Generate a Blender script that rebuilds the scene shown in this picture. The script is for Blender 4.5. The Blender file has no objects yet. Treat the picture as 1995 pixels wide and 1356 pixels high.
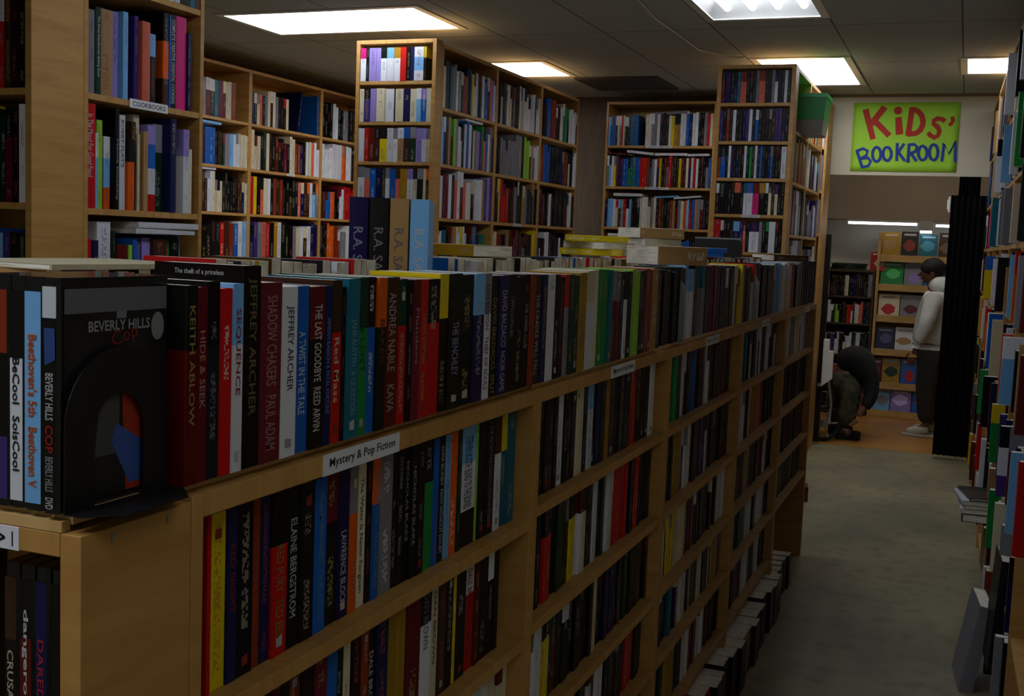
import bpy, math, random
from mathutils import Matrix, Vector

# ------------------------------------------------------------------ scene, camera, light level
scene = bpy.context.scene
COL = scene.collection
EH = 1.447                      # eye height over the floor; heights below are given from the eye level
def Z(z): return z + EH

def setup_camera():
    yaw, pitch, roll = .37685583, .09542005, .03976339
    cy, sy, cp, sp, cr, sr = math.cos(yaw), math.sin(yaw), math.cos(pitch), math.sin(pitch), math.cos(roll), math.sin(roll)
    f = Vector((-sy*cp, cy*cp, -sp)); r = Vector((cy, sy, 0)); u = r.cross(f)
    r2 = cr*r + sr*u; u2 = -sr*r + cr*u
    cam = bpy.data.cameras.new('camera'); o = bpy.data.objects.new('camera', cam); COL.objects.link(o)
    m = Matrix(((r2.x, u2.x, -f.x, 0), (r2.y, u2.y, -f.y, 0), (r2.z, u2.z, -f.z, EH), (0, 0, 0, 1)))
    o.matrix_world = m
    cam.sensor_width = 36.0; cam.lens = 2212.6/1995*36; cam.clip_start = .02; cam.clip_end = 60
    scene.camera = o
setup_camera()
w = bpy.data.worlds.new('world'); scene.world = w; w.use_nodes = True
w.node_tree.nodes['Background'].inputs[0].default_value = (.6, .7, 1, 1)
w.node_tree.nodes['Background'].inputs[1].default_value = .02
scene.view_settings.view_transform = 'Standard'
scene.view_settings.look = 'None'
scene.view_settings.gamma = 1
scene.view_settings.exposure = 0.05
LAMP = 8.5                      # strength of the ceiling fixtures
CEIL = 1.147

# ------------------------------------------------------------------ materials
def srgb(h):
    h = h.lstrip('#'); c = [int(h[i:i+2], 16)/255 for i in (0, 2, 4)]
    return tuple(x/12.92 if x <= .04045 else ((x+.055)/1.055)**2.4 for x in c)
def new_mat(name):
    m = bpy.data.materials.new(name); m.use_nodes = True
    nt = m.node_tree; return m, nt, nt.nodes['Principled BSDF']
def plain(name, col, rough=.5, metal=0, emit=None, coat=0):
    m, nt, b = new_mat(name)
    c = srgb(col) if isinstance(col, str) else col
    b.inputs['Base Color'].default_value = (*c, 1); b.inputs['Roughness'].default_value = rough
    b.inputs['Metallic'].default_value = metal; b.inputs['Coat Weight'].default_value = coat
    if emit:
        b.inputs['Emission Color'].default_value = (*c, 1); b.inputs['Emission Strength'].default_value = emit
    return m
def N(nt, t, **kw):
    n = nt.nodes.new(t)
    for k, v in kw.items(): setattr(n, k, v)
    return n
def math_(nt, op, a, b=None, c=None):
    n = N(nt, 'ShaderNodeMath', operation=op)
    for i, v in enumerate((a, b, c)):
        if v is None: continue
        if isinstance(v, (int, float)): n.inputs[i].default_value = v
        else: nt.links.new(v, n.inputs[i])
    return n.outputs[0]
def wood(name, c1, c2, c3, grain=(1.5, 1.5, 14), rough=.5):
    m, nt, b = new_mat(name)
    tc = N(nt, 'ShaderNodeTexCoord'); mp = N(nt, 'ShaderNodeMapping'); mp.inputs['Scale'].default_value = grain
    nt.links.new(tc.outputs['Object'], mp.inputs[0])
    n1 = N(nt, 'ShaderNodeTexNoise'); n1.inputs['Scale'].default_value = 3; n1.inputs['Detail'].default_value = 6; n1.inputs['Distortion'].default_value = .6
    nt.links.new(mp.outputs[0], n1.inputs['Vector'])
    r = N(nt, 'ShaderNodeValToRGB'); r.color_ramp.elements[0].position = .3; r.color_ramp.elements[1].position = .72
    r.color_ramp.elements[0].color = (*srgb(c2), 1); r.color_ramp.elements[1].color = (*srgb(c1), 1)
    nt.links.new(n1.outputs[0], r.inputs[0])
    n2 = N(nt, 'ShaderNodeTexNoise'); n2.inputs['Scale'].default_value = 2.2; n2.inputs['Detail'].default_value = 3
    nt.links.new(tc.outputs['Object'], n2.inputs['Vector'])
    mx = N(nt, 'ShaderNodeMix', data_type='RGBA'); mx.inputs['B'].default_value = (*srgb(c3), 1)
    nt.links.new(math_(nt, 'MULTIPLY', math_(nt, 'SUBTRACT', n2.outputs[0], .42), 1.1), mx.inputs['Factor'])
    nt.links.new(r.outputs[0], mx.inputs['A']); nt.links.new(mx.outputs['Result'], b.inputs['Base Color'])
    b.inputs['Roughness'].default_value = rough
    bp = N(nt, 'ShaderNodeBump'); bp.inputs['Strength'].default_value = .08; bp.inputs['Distance'].default_value = .003
    nt.links.new(n1.outputs[0], bp.inputs['Height']); nt.links.new(bp.outputs[0], b.inputs['Normal'])
    return m
def noisy(name, c1, c2, scale=4, rough=.8, bump=.1, detail=6, spot=None):
    m, nt, b = new_mat(name)
    tc = N(nt, 'ShaderNodeTexCoord'); n1 = N(nt, 'ShaderNodeTexNoise'); n1.inputs['Scale'].default_value = scale; n1.inputs['Detail'].default_value = detail
    nt.links.new(tc.outputs['Object'], n1.inputs['Vector'])
    r = N(nt, 'ShaderNodeValToRGB'); r.color_ramp.elements[0].position = .35; r.color_ramp.elements[1].position = .68
    r.color_ramp.elements[0].color = (*srgb(c2), 1); r.color_ramp.elements[1].color = (*srgb(c1), 1)
    nt.links.new(n1.outputs[0], r.inputs[0])
    out = r.outputs[0]
    if spot:
        n3 = N(nt, 'ShaderNodeTexNoise'); n3.inputs['Scale'].default_value = scale*9; n3.inputs['Detail'].default_value = 4
        nt.links.new(tc.outputs['Object'], n3.inputs['Vector'])
        mx = N(nt, 'ShaderNodeMix', data_type='RGBA'); mx.inputs['B'].default_value = (*srgb(spot), 1)
        nt.links.new(math_(nt, 'MULTIPLY', math_(nt, 'SUBTRACT', n3.outputs[0], .5), 2.5), mx.inputs['Factor']); nt.links.new(out, mx.inputs['A']); out = mx.outputs['Result']
    nt.links.new(out, b.inputs['Base Color']); b.inputs['Roughness'].default_value = rough
    bp = N(nt, 'ShaderNodeBump'); bp.inputs['Strength'].default_value = bump; bp.inputs['Distance'].default_value = .01
    nt.links.new(n1.outputs[0], bp.inputs['Height']); nt.links.new(bp.outputs[0], b.inputs['Normal'])
    return m
def ceiling_mat():
    m, nt, b = new_mat('ceiling_tile')
    tc = N(nt, 'ShaderNodeTexCoord'); mp = N(nt, 'ShaderNodeMapping'); mp.inputs['Location'].default_value = (.105, .03, 0)
    nt.links.new(tc.outputs['Object'], mp.inputs[0])
    br = N(nt, 'ShaderNodeTexBrick'); br.offset = 0; br.squash = 1
    br.inputs['Scale'].default_value = 1; br.inputs['Brick Width'].default_value = .61; br.inputs['Row Height'].default_value = 1.22
    br.inputs['Mortar Size'].default_value = .005; br.inputs['Mortar Smooth'].default_value = .3
    br.inputs['Color1'].default_value = (*srgb('#c8d0d2'), 1); br.inputs['Color2'].default_value = (*srgb('#c2cacd'), 1); br.inputs['Mortar'].default_value = (*srgb('#6a6c6a'), 1)
    nt.links.new(mp.outputs[0], br.inputs['Vector'])
    n1 = N(nt, 'ShaderNodeTexNoise'); n1.inputs['Scale'].default_value = 120; n1.inputs['Detail'].default_value = 3
    nt.links.new(tc.outputs['Object'], n1.inputs['Vector'])
    mx = N(nt, 'ShaderNodeMix', data_type='RGBA', blend_type='MULTIPLY'); mx.inputs['Factor'].default_value = .25
    nt.links.new(br.outputs['Color'], mx.inputs['A']); nt.links.new(n1.outputs['Color'], mx.inputs['B'])
    nt.links.new(mx.outputs['Result'], b.inputs['Base Color']); b.inputs['Roughness'].default_value = .95
    return m
def cover_mat(name, rough):
    """book cover: base colour and ink colour ride on the mesh; ink makes rows of small letter-like marks on the spine"""
    m, nt, b = new_mat(name)
    ca = N(nt, 'ShaderNodeAttribute', attribute_name='ca'); cb = N(nt, 'ShaderNodeAttribute', attribute_name='cb'); ci = N(nt, 'ShaderNodeAttribute', attribute_name='ci')
    uv = N(nt, 'ShaderNodeUVMap', uv_map='uv'); s = N(nt, 'ShaderNodeSeparateXYZ'); nt.links.new(uv.outputs[0], s.inputs[0])
    si = N(nt, 'ShaderNodeSeparateXYZ'); nt.links.new(ci.outputs['Color'], si.inputs[0])
    ratio = math_(nt, 'MULTIPLY', si.outputs[0], 40.0)
    seed = math_(nt, 'MULTIPLY', si.outputs[1], 97.0)
    v = math_(nt, 'MULTIPLY', s.outputs[1], ratio)
    def noise(ax, av, det):
        c = N(nt, 'ShaderNodeCombineXYZ'); nt.links.new(math_(nt, 'MULTIPLY', s.outputs[0], ax), c.inputs[0]); nt.links.new(math_(nt, 'MULTIPLY', v, av), c.inputs[1]); nt.links.new(seed, c.inputs[2])
        n = N(nt, 'ShaderNodeTexNoise'); n.inputs['Scale'].default_value = 1; n.inputs['Detail'].default_value = det; nt.links.new(c.outputs[0], n.inputs['Vector']); return n.outputs[0]
    letters = math_(nt, 'GREATER_THAN', noise(3.2, 7.5, 0), .5)
    words = math_(nt, 'GREATER_THAN', noise(.01, .42, 0), .5)
    band = math_(nt, 'LESS_THAN', math_(nt, 'ABSOLUTE', s.outputs[0]), .42)
    edge = math_(nt, 'MULTIPLY', math_(nt, 'GREATER_THAN', s.outputs[1], .07), math_(nt, 'LESS_THAN', s.outputs[1], .95))
    mask = math_(nt, 'MULTIPLY', math_(nt, 'MULTIPLY', letters, words), math_(nt, 'MULTIPLY', band, edge))
    mask = math_(nt, 'MULTIPLY', math_(nt, 'MULTIPLY', mask, si.outputs[2]), .5)
    mx = N(nt, 'ShaderNodeMix', data_type='RGBA')
    nt.links.new(mask, mx.inputs['Factor']); nt.links.new(ca.outputs['Color'], mx.inputs['A']); nt.links.new(cb.outputs['Color'], mx.inputs['B'])
    nt.links.new(mx.outputs['Result'], b.inputs['Base Color'])
    b.inputs['Roughness'].default_value = rough; b.inputs['Specular IOR Level'].default_value = .2
    return m
def page_mat():
    m, nt, b = new_mat('page_edges')
    tc = N(nt, 'ShaderNodeTexCoord'); wv = N(nt, 'ShaderNodeTexNoise'); wv.inputs['Scale'].default_value = 60; wv.inputs['Detail'].default_value = 4
    mp = N(nt, 'ShaderNodeMapping'); mp.inputs['Scale'].default_value = (12, .4, .4)
    nt.links.new(tc.outputs['Object'], mp.inputs[0]); nt.links.new(mp.outputs[0], wv.inputs['Vector'])
    r = N(nt, 'ShaderNodeValToRGB'); r.color_ramp.elements[0].color = (*srgb('#b8ae98'), 1); r.color_ramp.elements[1].color = (*srgb('#f4f0e4'), 1)
    r.color_ramp.elements[0].position = .3; r.color_ramp.elements[1].position = .6
    nt.links.new(wv.outputs[0], r.inputs[0]); nt.links.new(r.outputs[0], b.inputs['Base Color']); b.inputs['Roughness'].default_value = .9
    return m

M_WOOD = wood('maple_ply', '#bd9150', '#a8793a', '#8c5d26')
M_WOODX = wood('maple_ply_shelf', '#bf9452', '#a87a3a', '#8c5e28', grain=(14, 1.5, 1.5))
M_PALE = wood('raw_ply', '#d8b67c', '#c19a60', '#a98050', grain=(6, 2, 2))
M_PINE = wood('pine_board', '#c9a468', '#b08a50', '#7c5a30', grain=(2, 6, 6))
M_DKWOOD = wood('dark_laminate', '#4a3a2a', '#3c2e22', '#2a2018')
M_COVER = cover_mat('book_cover', .42)
M_PAGE = page_mat()
M_CEIL = ceiling_mat()
M_FLOOR = noisy('worn_concrete', '#958a68', '#6e6850', 1.3, .6, .05, 8, '#564e38')
M_KFLOOR = noisy('tan_vinyl_floor', '#b0803e', '#996c32', 2.5, .35, .02, 5)
M_WALL = noisy('cream_wall', '#cfc9b4', '#c4bda8', 1.5, .8, .03)
M_BROWN = wood('brown_panelling', '#6d5a44', '#5c4a38', '#4c3c2c', grain=(8, 8, 1.5), rough=.7)
M_KWALL = noisy('kids_room_wall', '#cfccbe', '#c6c2b2', 1.5, .7, .02)
M_SOFFIT = noisy('taupe_soffit', '#8a7a66', '#7f705e', 2, .9, .02)
M_WHITE = plain('white_enamel', '#e6e6e2', .4)
M_TRAY = plain('greyed_white_enamel', '#9a9a98', .5)  # greyed so the tray around the bare tubes does not blow out
M_GLOW = plain('fluorescent_panel', '#f2f8ff', .5, emit=LAMP)
M_TUBE = plain('fluorescent_tube', '#f0f6ff', .3, emit=LAMP*1.3)
M_KTUBE = plain('strip_light_tube', '#f4f8ff', .3, emit=6)
M_BLACK = plain('black_enamel', '#040404', .45)
M_DVD = plain('black_dvd_plastic', '#0c0c10', .25, coat=.4)
M_GREYMETAL = plain('grey_steel', '#8f908c', .4, .3)
M_TAG = plain('label_card', '#d4d6dc', .5)
M_INK = plain('black_ink', '#101014', .6)
M_CACHE = {}
def ink(col, rough=.5):
    if col not in M_CACHE: M_CACHE[col] = plain('ink_'+col.strip('#'), col, rough)
    return M_CACHE[col]

PAL = dict(k='#050506', K='#131217', e='#77777e', w='#c9ccd4', W='#c9bfa2', r='#b01010', R='#560a0c', m='#641428', o='#d05608', O='#7c2c10',
           y='#cdb404', Y='#9a7618', g='#128038', G='#0c2c1c', l='#86bc34', b='#0d55aa', B='#0c1244', c='#6fa8dc', t='#0c5c70', p='#3c2a6c',
           P='#c41c70', n='#38200f', N='#a07c50', v='#8c7cc0', s='#c8604c')
NAMES = dict(k='black', K='charcoal', e='grey', w='white', W='cream', r='red', R='dark red', m='maroon', o='orange', O='rust', y='yellow', Y='mustard',
             g='green', G='dark green', l='lime green', b='blue', B='navy', c='pale blue', t='teal', p='purple', P='pink', n='dark brown', N='tan',
             v='lavender', s='salmon')
PAL = {k: srgb(v) for k, v in PAL.items()}

# ------------------------------------------------------------------ mesh builder
class MB:
    def __init__(s): s.v = []; s.f = []; s.m = []; s.att = []; s.uvs = []; s.smooth = []
    def face(s, idx, mat=0, ca=None, cb=None, ci=None, uv=None, smooth=False):
        s.f.append(tuple(idx)); s.m.append(mat); s.att.append((ca, cb, ci)); s.uvs.append(uv); s.smooth.append(smooth)
    def box(s, x0, x1, y0, y1, z0, z1, mat=0, M=None, **k):
        n = len(s.v)
        P = [(x0,y0,z0),(x1,y0,z0),(x1,y1,z0),(x0,y1,z0),(x0,y0,z1),(x1,y0,z1),(x1,y1,z1),(x0,y1,z1)]
        s.v += [tuple(M @ Vector(p)) if M else p for p in P]
        for q in ((0,3,2,1),(4,5,6,7),(0,1,5,4),(1,2,6,5),(2,3,7,6),(3,0,4,7)): s.face([n+i for i in q], mat, **k)
    def quad(s, P, mat=0, **k):
        n = len(s.v); s.v += [tuple(p) for p in P]; s.face(range(n, n+len(P)), mat, **k)
    def prism(s, poly, z0, z1, mat=0, M=None, axis='z', smooth=False, **k):
        n = len(s.v); m = len(poly)
        def P(a, b, c):
            p = (a, b, c) if axis == 'z' else ((a, c, b) if axis == 'y' else (c, a, b))
            return tuple(M @ Vector(p)) if M else p
        s.v += [P(a, b, z0) for a, b in poly] + [P(a, b, z1) for a, b in poly]
        for i in range(m): s.face((n+i, n+(i+1) % m, n+m+(i+1) % m, n+m+i), mat, smooth=smooth, **k)
        s.face([n+i for i in reversed(range(m))], mat, **k); s.face([n+m+i for i in range(m)], mat, **k)
    def tube(s, pts, rad, seg=8, mat=0, smooth=True):
        n0 = len(s.v); pts = [Vector(p) for p in pts]
        if not isinstance(rad, (list, tuple)): rad = [rad]*len(pts)
        for i, p in enumerate(pts):
            d = (pts[min(i+1, len(pts)-1)]-pts[max(i-1, 0)]).normalized()
            a = d.cross(Vector((0, 0, 1)) if abs(d.z) < .9 else Vector((1, 0, 0))).normalized(); b = d.cross(a)
            for j in range(seg):
                t = 2*math.pi*j/seg; s.v.append(tuple(p+a*math.cos(t)*rad[i]+b*math.sin(t)*rad[i]))
        for i in range(len(pts)-1):
            for j in range(seg):
                s.face((n0+i*seg+j, n0+i*seg+(j+1) % seg, n0+(i+1)*seg+(j+1) % seg, n0+(i+1)*seg+j), mat, smooth=smooth)
        s.face([n0+j for j in range(seg)], mat); s.face([n0+(len(pts)-1)*seg+j for j in reversed(range(seg))], mat)
    def mesh(s, name, mats, attrs=False):
        me = bpy.data.meshes.new(name); me.from_pydata(s.v, [], s.f)
        for m in (mats if isinstance(mats, (list, tuple)) else [mats]): me.materials.append(m)
        me.polygons.foreach_set('material_index', s.m); me.polygons.foreach_set('use_smooth', s.smooth)
        if attrs:
            me.uv_layers.new(name='uv')
            for n in ('ca', 'cb', 'ci'): me.attributes.new(n, 'FLOAT_COLOR', 'CORNER')
            D = [[], [], []]; U = []
            for f, at, uv in zip(s.f, s.att, s.uvs):
                for i in range(len(f)):
                    for q in range(3):
                        c = at[q] or (0, 0, 0); D[q] += [c[0], c[1], c[2], 1]
                    U += list(uv[i]) if uv else [5., 0.]
            for q, n in enumerate(('ca', 'cb', 'ci')): me.attributes[n].data.foreach_set('color', D[q])
            me.uv_layers['uv'].data.foreach_set('uv', U)
        me.update(); return me
    def obj(s, name, mats, parent=None, attrs=False, bevel=0):
        o = bpy.data.objects.new(name, s.mesh(name, mats, attrs)); COL.objects.link(o)
        if parent: o.parent = parent
        if bevel:
            b = o.modifiers.new('bevel', 'BEVEL'); b.width = bevel; b.segments = 2; b.limit_method = 'ANGLE'
        return o
def tag(o, label=None, cat=None, group=None, kind=None):
    if label: o['label'] = label
    if cat: o['category'] = cat
    if group: o['group'] = group
    if kind: o['kind'] = kind
    return o
def thing(name, loc, rz, label, cat, group=None):
    o = bpy.data.objects.new(name, None); COL.objects.link(o); o.empty_display_size = .05
    o.location = loc; o.rotation_euler = (0, 0, rz); return tag(o, label, cat, group)
def struct(name, mb, mats):
    return tag(mb.obj(name, mats), kind='structure')
def text_mesh(s, L, H, bold=.0, up=False):
    """flat lettering fitted in a box L long, H high, centred on the origin, in the xy plane"""
    cu = bpy.data.curves.new('lettering', 'FONT'); cu.body = s; cu.size = 1; cu.resolution_u = 2; cu.offset = bold
    to = bpy.data.objects.new('lettering', cu)
    me = bpy.data.meshes.new_from_object(to); bpy.data.objects.remove(to); bpy.data.curves.remove(cu)
    xs = [v.co.x for v in me.vertices]; ys = [v.co.y for v in me.vertices]
    x0, x1, y0, y1 = min(xs), max(xs), min(ys), max(ys)
    sx = L/(x1-x0); sy = H/(y1-y0)
    for v in me.vertices: v.co = ((v.co.x-(x0+x1)/2)*sx, (v.co.y-(y0+y1)/2)*sy, 0)
    return me
def fade(c): return '#'+''.join('%02x' % int(int(c[i:i+2], 16)*.86) for i in (1, 3, 5))
def lettering(parent, s, M, L, H, col, bold=.01):
    me = text_mesh(s, L, H, bold); me.transform(M); me.materials.clear(); me.materials.append(ink(fade(col)))
    for p in me.polygons: p.material_index = 0
    o = bpy.data.objects.new('lettering', me); COL.objects.link(o); o.parent = parent; return o
# spine faces local -y: text running downwards / upright text on a -y face
def M_down(x, y, z): return Matrix(((0, 1, 0, x), (0, 0, -1, y), (-1, 0, 0, z), (0, 0, 0, 1)))
def M_front(x, y, z): return Matrix(((1, 0, 0, x), (0, 0, -1, y), (0, 1, 0, z), (0, 0, 0, 1)))

# ------------------------------------------------------------------ books
FRAC = {1: (1,), 2: (.32, .68), 3: (.3, .4, .3), 4: (.22, .28, .3, .2)}
def tint(c, rng, a=.14):
    k = 1+rng.uniform(-a, a); return tuple(max(0, min(1, x*k+rng.uniform(-.004, .004))) for x in c)
def cover_shape(mb, t, h, d, code, rng, M=None, hard=False, text=True, mat=0):
    cols = [tint(PAL[c], rng) for c in code]; fr = FRAC[len(cols)]
    lum = sum(cols[-1])/3; dk = lum < .16
    inkc = rng.choice([(.32, .32, .32), (.32, .26, .11), (.3, .06, .04), (.2, .21, .26), (.38, .34, .24)]) if dk else rng.choice([(.03, .03, .04), (.3, .03, .03), (.04, .05, .2), (.7, .7, .66)])
    ci = (min(.99, h/t/40), rng.random(), 1 if text else 0)
    e = min(.0016, t*.12); th = .0022 if hard else .0008; bl = min(.002, t*.06) if hard else 0
    outer = [(0, d), (0, e), (e*.4, -bl*.5), (t*.28, -bl-.0), (t*.72, -bl), (t-e*.4, -bl*.5), (t, e), (t, d)]
    inner = [(t-th, d), (t-th, th+.001), (th, th+.001), (th, d)]
    ring = outer+inner; m = len(ring)
    zs = [h]
    for f in fr: zs.append(zs[-1]-h*f)
    zs[-1] = 0
    T = (lambda p: tuple(M @ Vector(p))) if M else (lambda p: p)
    base = len(mb.v)
    for z in zs: mb.v += [T((x, y, z)) for x, y in ring]
    for k in range(len(zs)-1):
        a = base+k*m; b = base+(k+1)*m
        for i in range(m):
            j = (i+1) % m
            uv = None
            if 1 <= i <= 5:
                u0 = ring[i][0]/t*2-1; u1 = ring[j][0]/t*2-1; v0 = zs[k]/h; v1 = zs[k+1]/h
                uv = ((u0, v0), (u0, v1), (u1, v1), (u1, v0))
            mb.face((a+i, b+i, b+j, a+j), mat, ca=cols[k], cb=inkc, ci=ci, uv=uv)
    a = base; b = base+(len(zs)-1)*m
    for q, flip in ((a, False), (b, True)):
        cc = cols[0] if q == a else cols[-1]
        for part in ((0, 1, 10, 11), (1, 2, 3, 4, 5, 6, 9, 10), (6, 7, 8, 9)):
            idx = [q+i for i in part]
            mb.face(idx[::-1] if flip else idx, mat, ca=cc, cb=inkc, ci=ci)
def page_shape(mb, t, h, d, hard, M=None, mat=0):
    th = .0023 if hard else .0009; o = .003 if hard else .0004; o2 = .004 if hard else .0006
    mb.box(th, t-th, .003, d-o2, o, h-o, mat, M)

BOOKS = []                       # (object, row key, code, ordinal, said text) for the labels
def make_book(loc, rz, t, h, d, code, rng, hard=False, text=None, said=None, group=None, row=None, n=0, M=None, mute=False):
    o = thing('book', loc, rz, None, 'book', group)
    if M is not None: o.matrix_world = M
    mb = MB(); cover_shape(mb, t, h, d, code, rng, hard=hard, text=(text is None and not mute)); mb.obj('cover', M_COVER, o, attrs=True)
    mb = MB(); page_shape(mb, t, h, d, hard); mb.obj('page_block', M_PAGE, o)
    if text:
        s, col, a, b = text          # text, ink, centre fraction from the top, length fraction
        yb = -(min(.002, t*.06) if hard else 0)-.0004
        lettering(o, s, M_down(t/2, yb, h*(1-a)), h*b, t*.5, col)
    if row and 'right' not in row and 'cook' not in row and 'tower' not in row and (text is None or text[3] < .75) and t > .017 and h < .21 and rng.random() < .5:
        yb = -.0006; q = rng.random(); z0 = .010 if q < .6 else h-.026; mb = MB()
        mb.quad([(t*.3, yb, z0), (t*.7, yb, z0), (t*.7, yb, z0+rng.uniform(.008, .014)), (t*.3, yb, z0+.010)]); mb.obj('publisher_mark', ink(rng.choice(['#a8a8a8', '#8c8c90', '#7c1c18', '#b0a890'])), o)
    BOOKS.append((o, row, code, n, said)); return o

class Frame:                     # a shelf front: local x runs along it, local -y looks out of it
    def __init__(s, x, y, ang): s.x, s.y, s.a = x, y, ang; s.M = Matrix.Translation((x, y, 0)) @ Matrix.Rotation(ang, 4, 'Z')
    def pt(s, x, y, z): return s.M @ Vector((x, y, z))
Q = math.pi/2
F_MAIN = Frame(-.64, .84, Q)             # long low run, facing the aisle
F_MEND = Frame(-.96, .70, 0)             # its end cap with the discs
F_BACK = Frame(-.96, 5.48, -Q)           # the far side of the low run
F_COOK = Frame(-2.30, 2.52, Q); F_CEND = Frame(-2.62, 2.33, 0)
F_T1 = Frame(-3.15, 5.50, 0); F_T1S = Frame(-2.67, 5.58, Q)
F_T2 = Frame(-1.385, 6.50, 0); F_T2S = Frame(-.95, 6.60, Q)
F_REAR = Frame(-2.62, 8.38, 0); F_LEFT = Frame(-4.50, 4.67, Q)
F_RIGHT = Frame(.099, 8.65, math.atan2(-1, .0175))

def bookcase(F, x0, W, depth, ztop, shelves, label, group=None, t=.018, cap=.02, double=False, tags=(), mat=None, name='bookcase', zbot=None, board=None, inset=0):
    """side panels, top, shelves and back panel as parts; shelves = heights of the shelf tops"""
    o = thing(name, F.pt(x0, 0, 0), F.a, label, 'bookcase', group)
    ms = mat or M_WOOD; mx = mat or M_WOODX
    zt = Z(ztop)
    for xa in (0, W-t):
        mb = MB(); mb.box(xa+.0003, xa+t-.0003, 0, depth, 0, zt); mb.obj('side_panel', ms, o, bevel=.001)
    mb = MB(); mb.box(t, W-t, 0, depth, zt-cap, zt); mb.obj('top_panel', mx, o, bevel=.001)
    for z in shelves:
        mb = MB(); mb.box(t, W-t, .002, depth-.004 if not double else depth-.002, Z(z)-.018, Z(z)); mb.obj('shelf', mx, o, bevel=.001)
    mb = MB(); yb = depth/2 if double else depth-.004
    mb.box(t, W-t, yb-.002, yb+.002, .05, zt-cap)
    if double:
        # the shelves pass through, so the back panel is cut into strips between them
        mb = MB(); zz = [.0]+sorted(Z(z) for z in shelves)+[zt-cap+.018]
        for a, b in zip(zz[:-1], zz[1:]): mb.box(t, W-t, yb-.002, yb+.002, a+.0001, b-.0181)
    mb.obj('back_panel', mx, o)
    if board:
        mb = MB(); mb.box(board[0], board[1], inset, depth-inset, zt, zt+.01); mb.obj('top_board', M_PALE, o, bevel=.001)
    for (z, xc, L, H, s) in tags:
        mb = MB(); mb.box(xc-L/2, xc+L/2, -.0012, 0, Z(z)-H/2, Z(z)+H/2); p = mb.obj('shelf_label', M_TAG, o)
        lettering(p, s, M_front(xc, -.0016, Z(z)), L*.86, H*.55, '#101014')
    return o

CNT = [0]
def parse(items):
    out = []
    for tk in items.split():
        f = tk.split(','); out.append((f[0], float(f[1])/1000, float(f[2])/1000 if len(f) > 2 and f[2] else None, float(f[3])/1000 if len(f) > 3 else 0))
    return out
def hand_row(F, x0, zb, depth, items, key, group, texts={}, hard=False, hdef=.178, split=None, seed=1, jit=.004, rec0=0, sc=1):
    rng = random.Random(seed); x = x0; n = 0
    for i, (c, t, h, rec) in enumerate(parse(items)):
        t *= sc; k = max(1, round(t/.030)) if split and t > split else 1
        for q in range(k):
            tt = t/k; n += 1
            hh = (h or hdef)*(1 if q == 0 else rng.uniform(.96, 1.0))
            tx = texts.get(i) if k == 1 or q == 0 else None
            said = None
            if tx and len(tx) > 4: said = tx[4]
            y = rec0+rec+rng.uniform(0, jit)
            make_book(F.pt(x+.0003, y, Z(zb)+.0005), F.a, tt-.0006, hh, depth*rng.uniform(.97, 1), c, rng, hard=hard and tt > .014, text=tx[:4] if tx else None, said=said, group=group, row=key, n=n)
            x += tt
    return x
STUFF = MB()
SRNG = random.Random(77)
def stuff_row(F, x0, x1, zb, hmax, depth, codes, hvar=(.82, .98), tavg=.028, rec=(0, .006), lean=0, hard=True):
    rng = SRNG; toks = []
    for tk in codes.split():
        c = tk.rstrip('0123456789.'); w = tk[len(c):]; toks.append((c, float(w) if w else 1.))
    tot = sum(w for _, w in toks); x = x0; hb = rng.uniform(*hvar)
    for c, w in toks:
        span = (x1-x0)*w/tot
        k = max(1, round(span/tavg))
        if span > tavg*1.7 and w >= 3 and len(toks) < 16: k = max(1, round(span/(tavg*1.4)))
        for q in range(k):
            t = span/k
            if rng.random() < .5: hb = rng.uniform(*hvar)
            h = hmax*min(.99, hb+rng.uniform(-.015, .015)); dd = depth*rng.uniform(.9, 1)
            M = F.M @ Matrix.Translation((x+.0003, rng.uniform(*rec), Z(zb)+.0005))
            cc = c
            if len(c) == 1 and rng.random() < .22: cc = c+rng.choice('kKwWeBRn') if rng.random() < .5 else rng.choice('wkeKR')+c
            cover_shape(STUFF, t-.0006, h, dd, cc, rng, M, hard=False)
            page_shape(STUFF, t-.0006, h, dd, False, M, mat=1)
            x += t
def rand_codes(pal, n, seed):
    r = random.Random(seed); return ' '.join(r.choice(pal)+str(r.randint(1, 2)) for _ in range(n))
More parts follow.
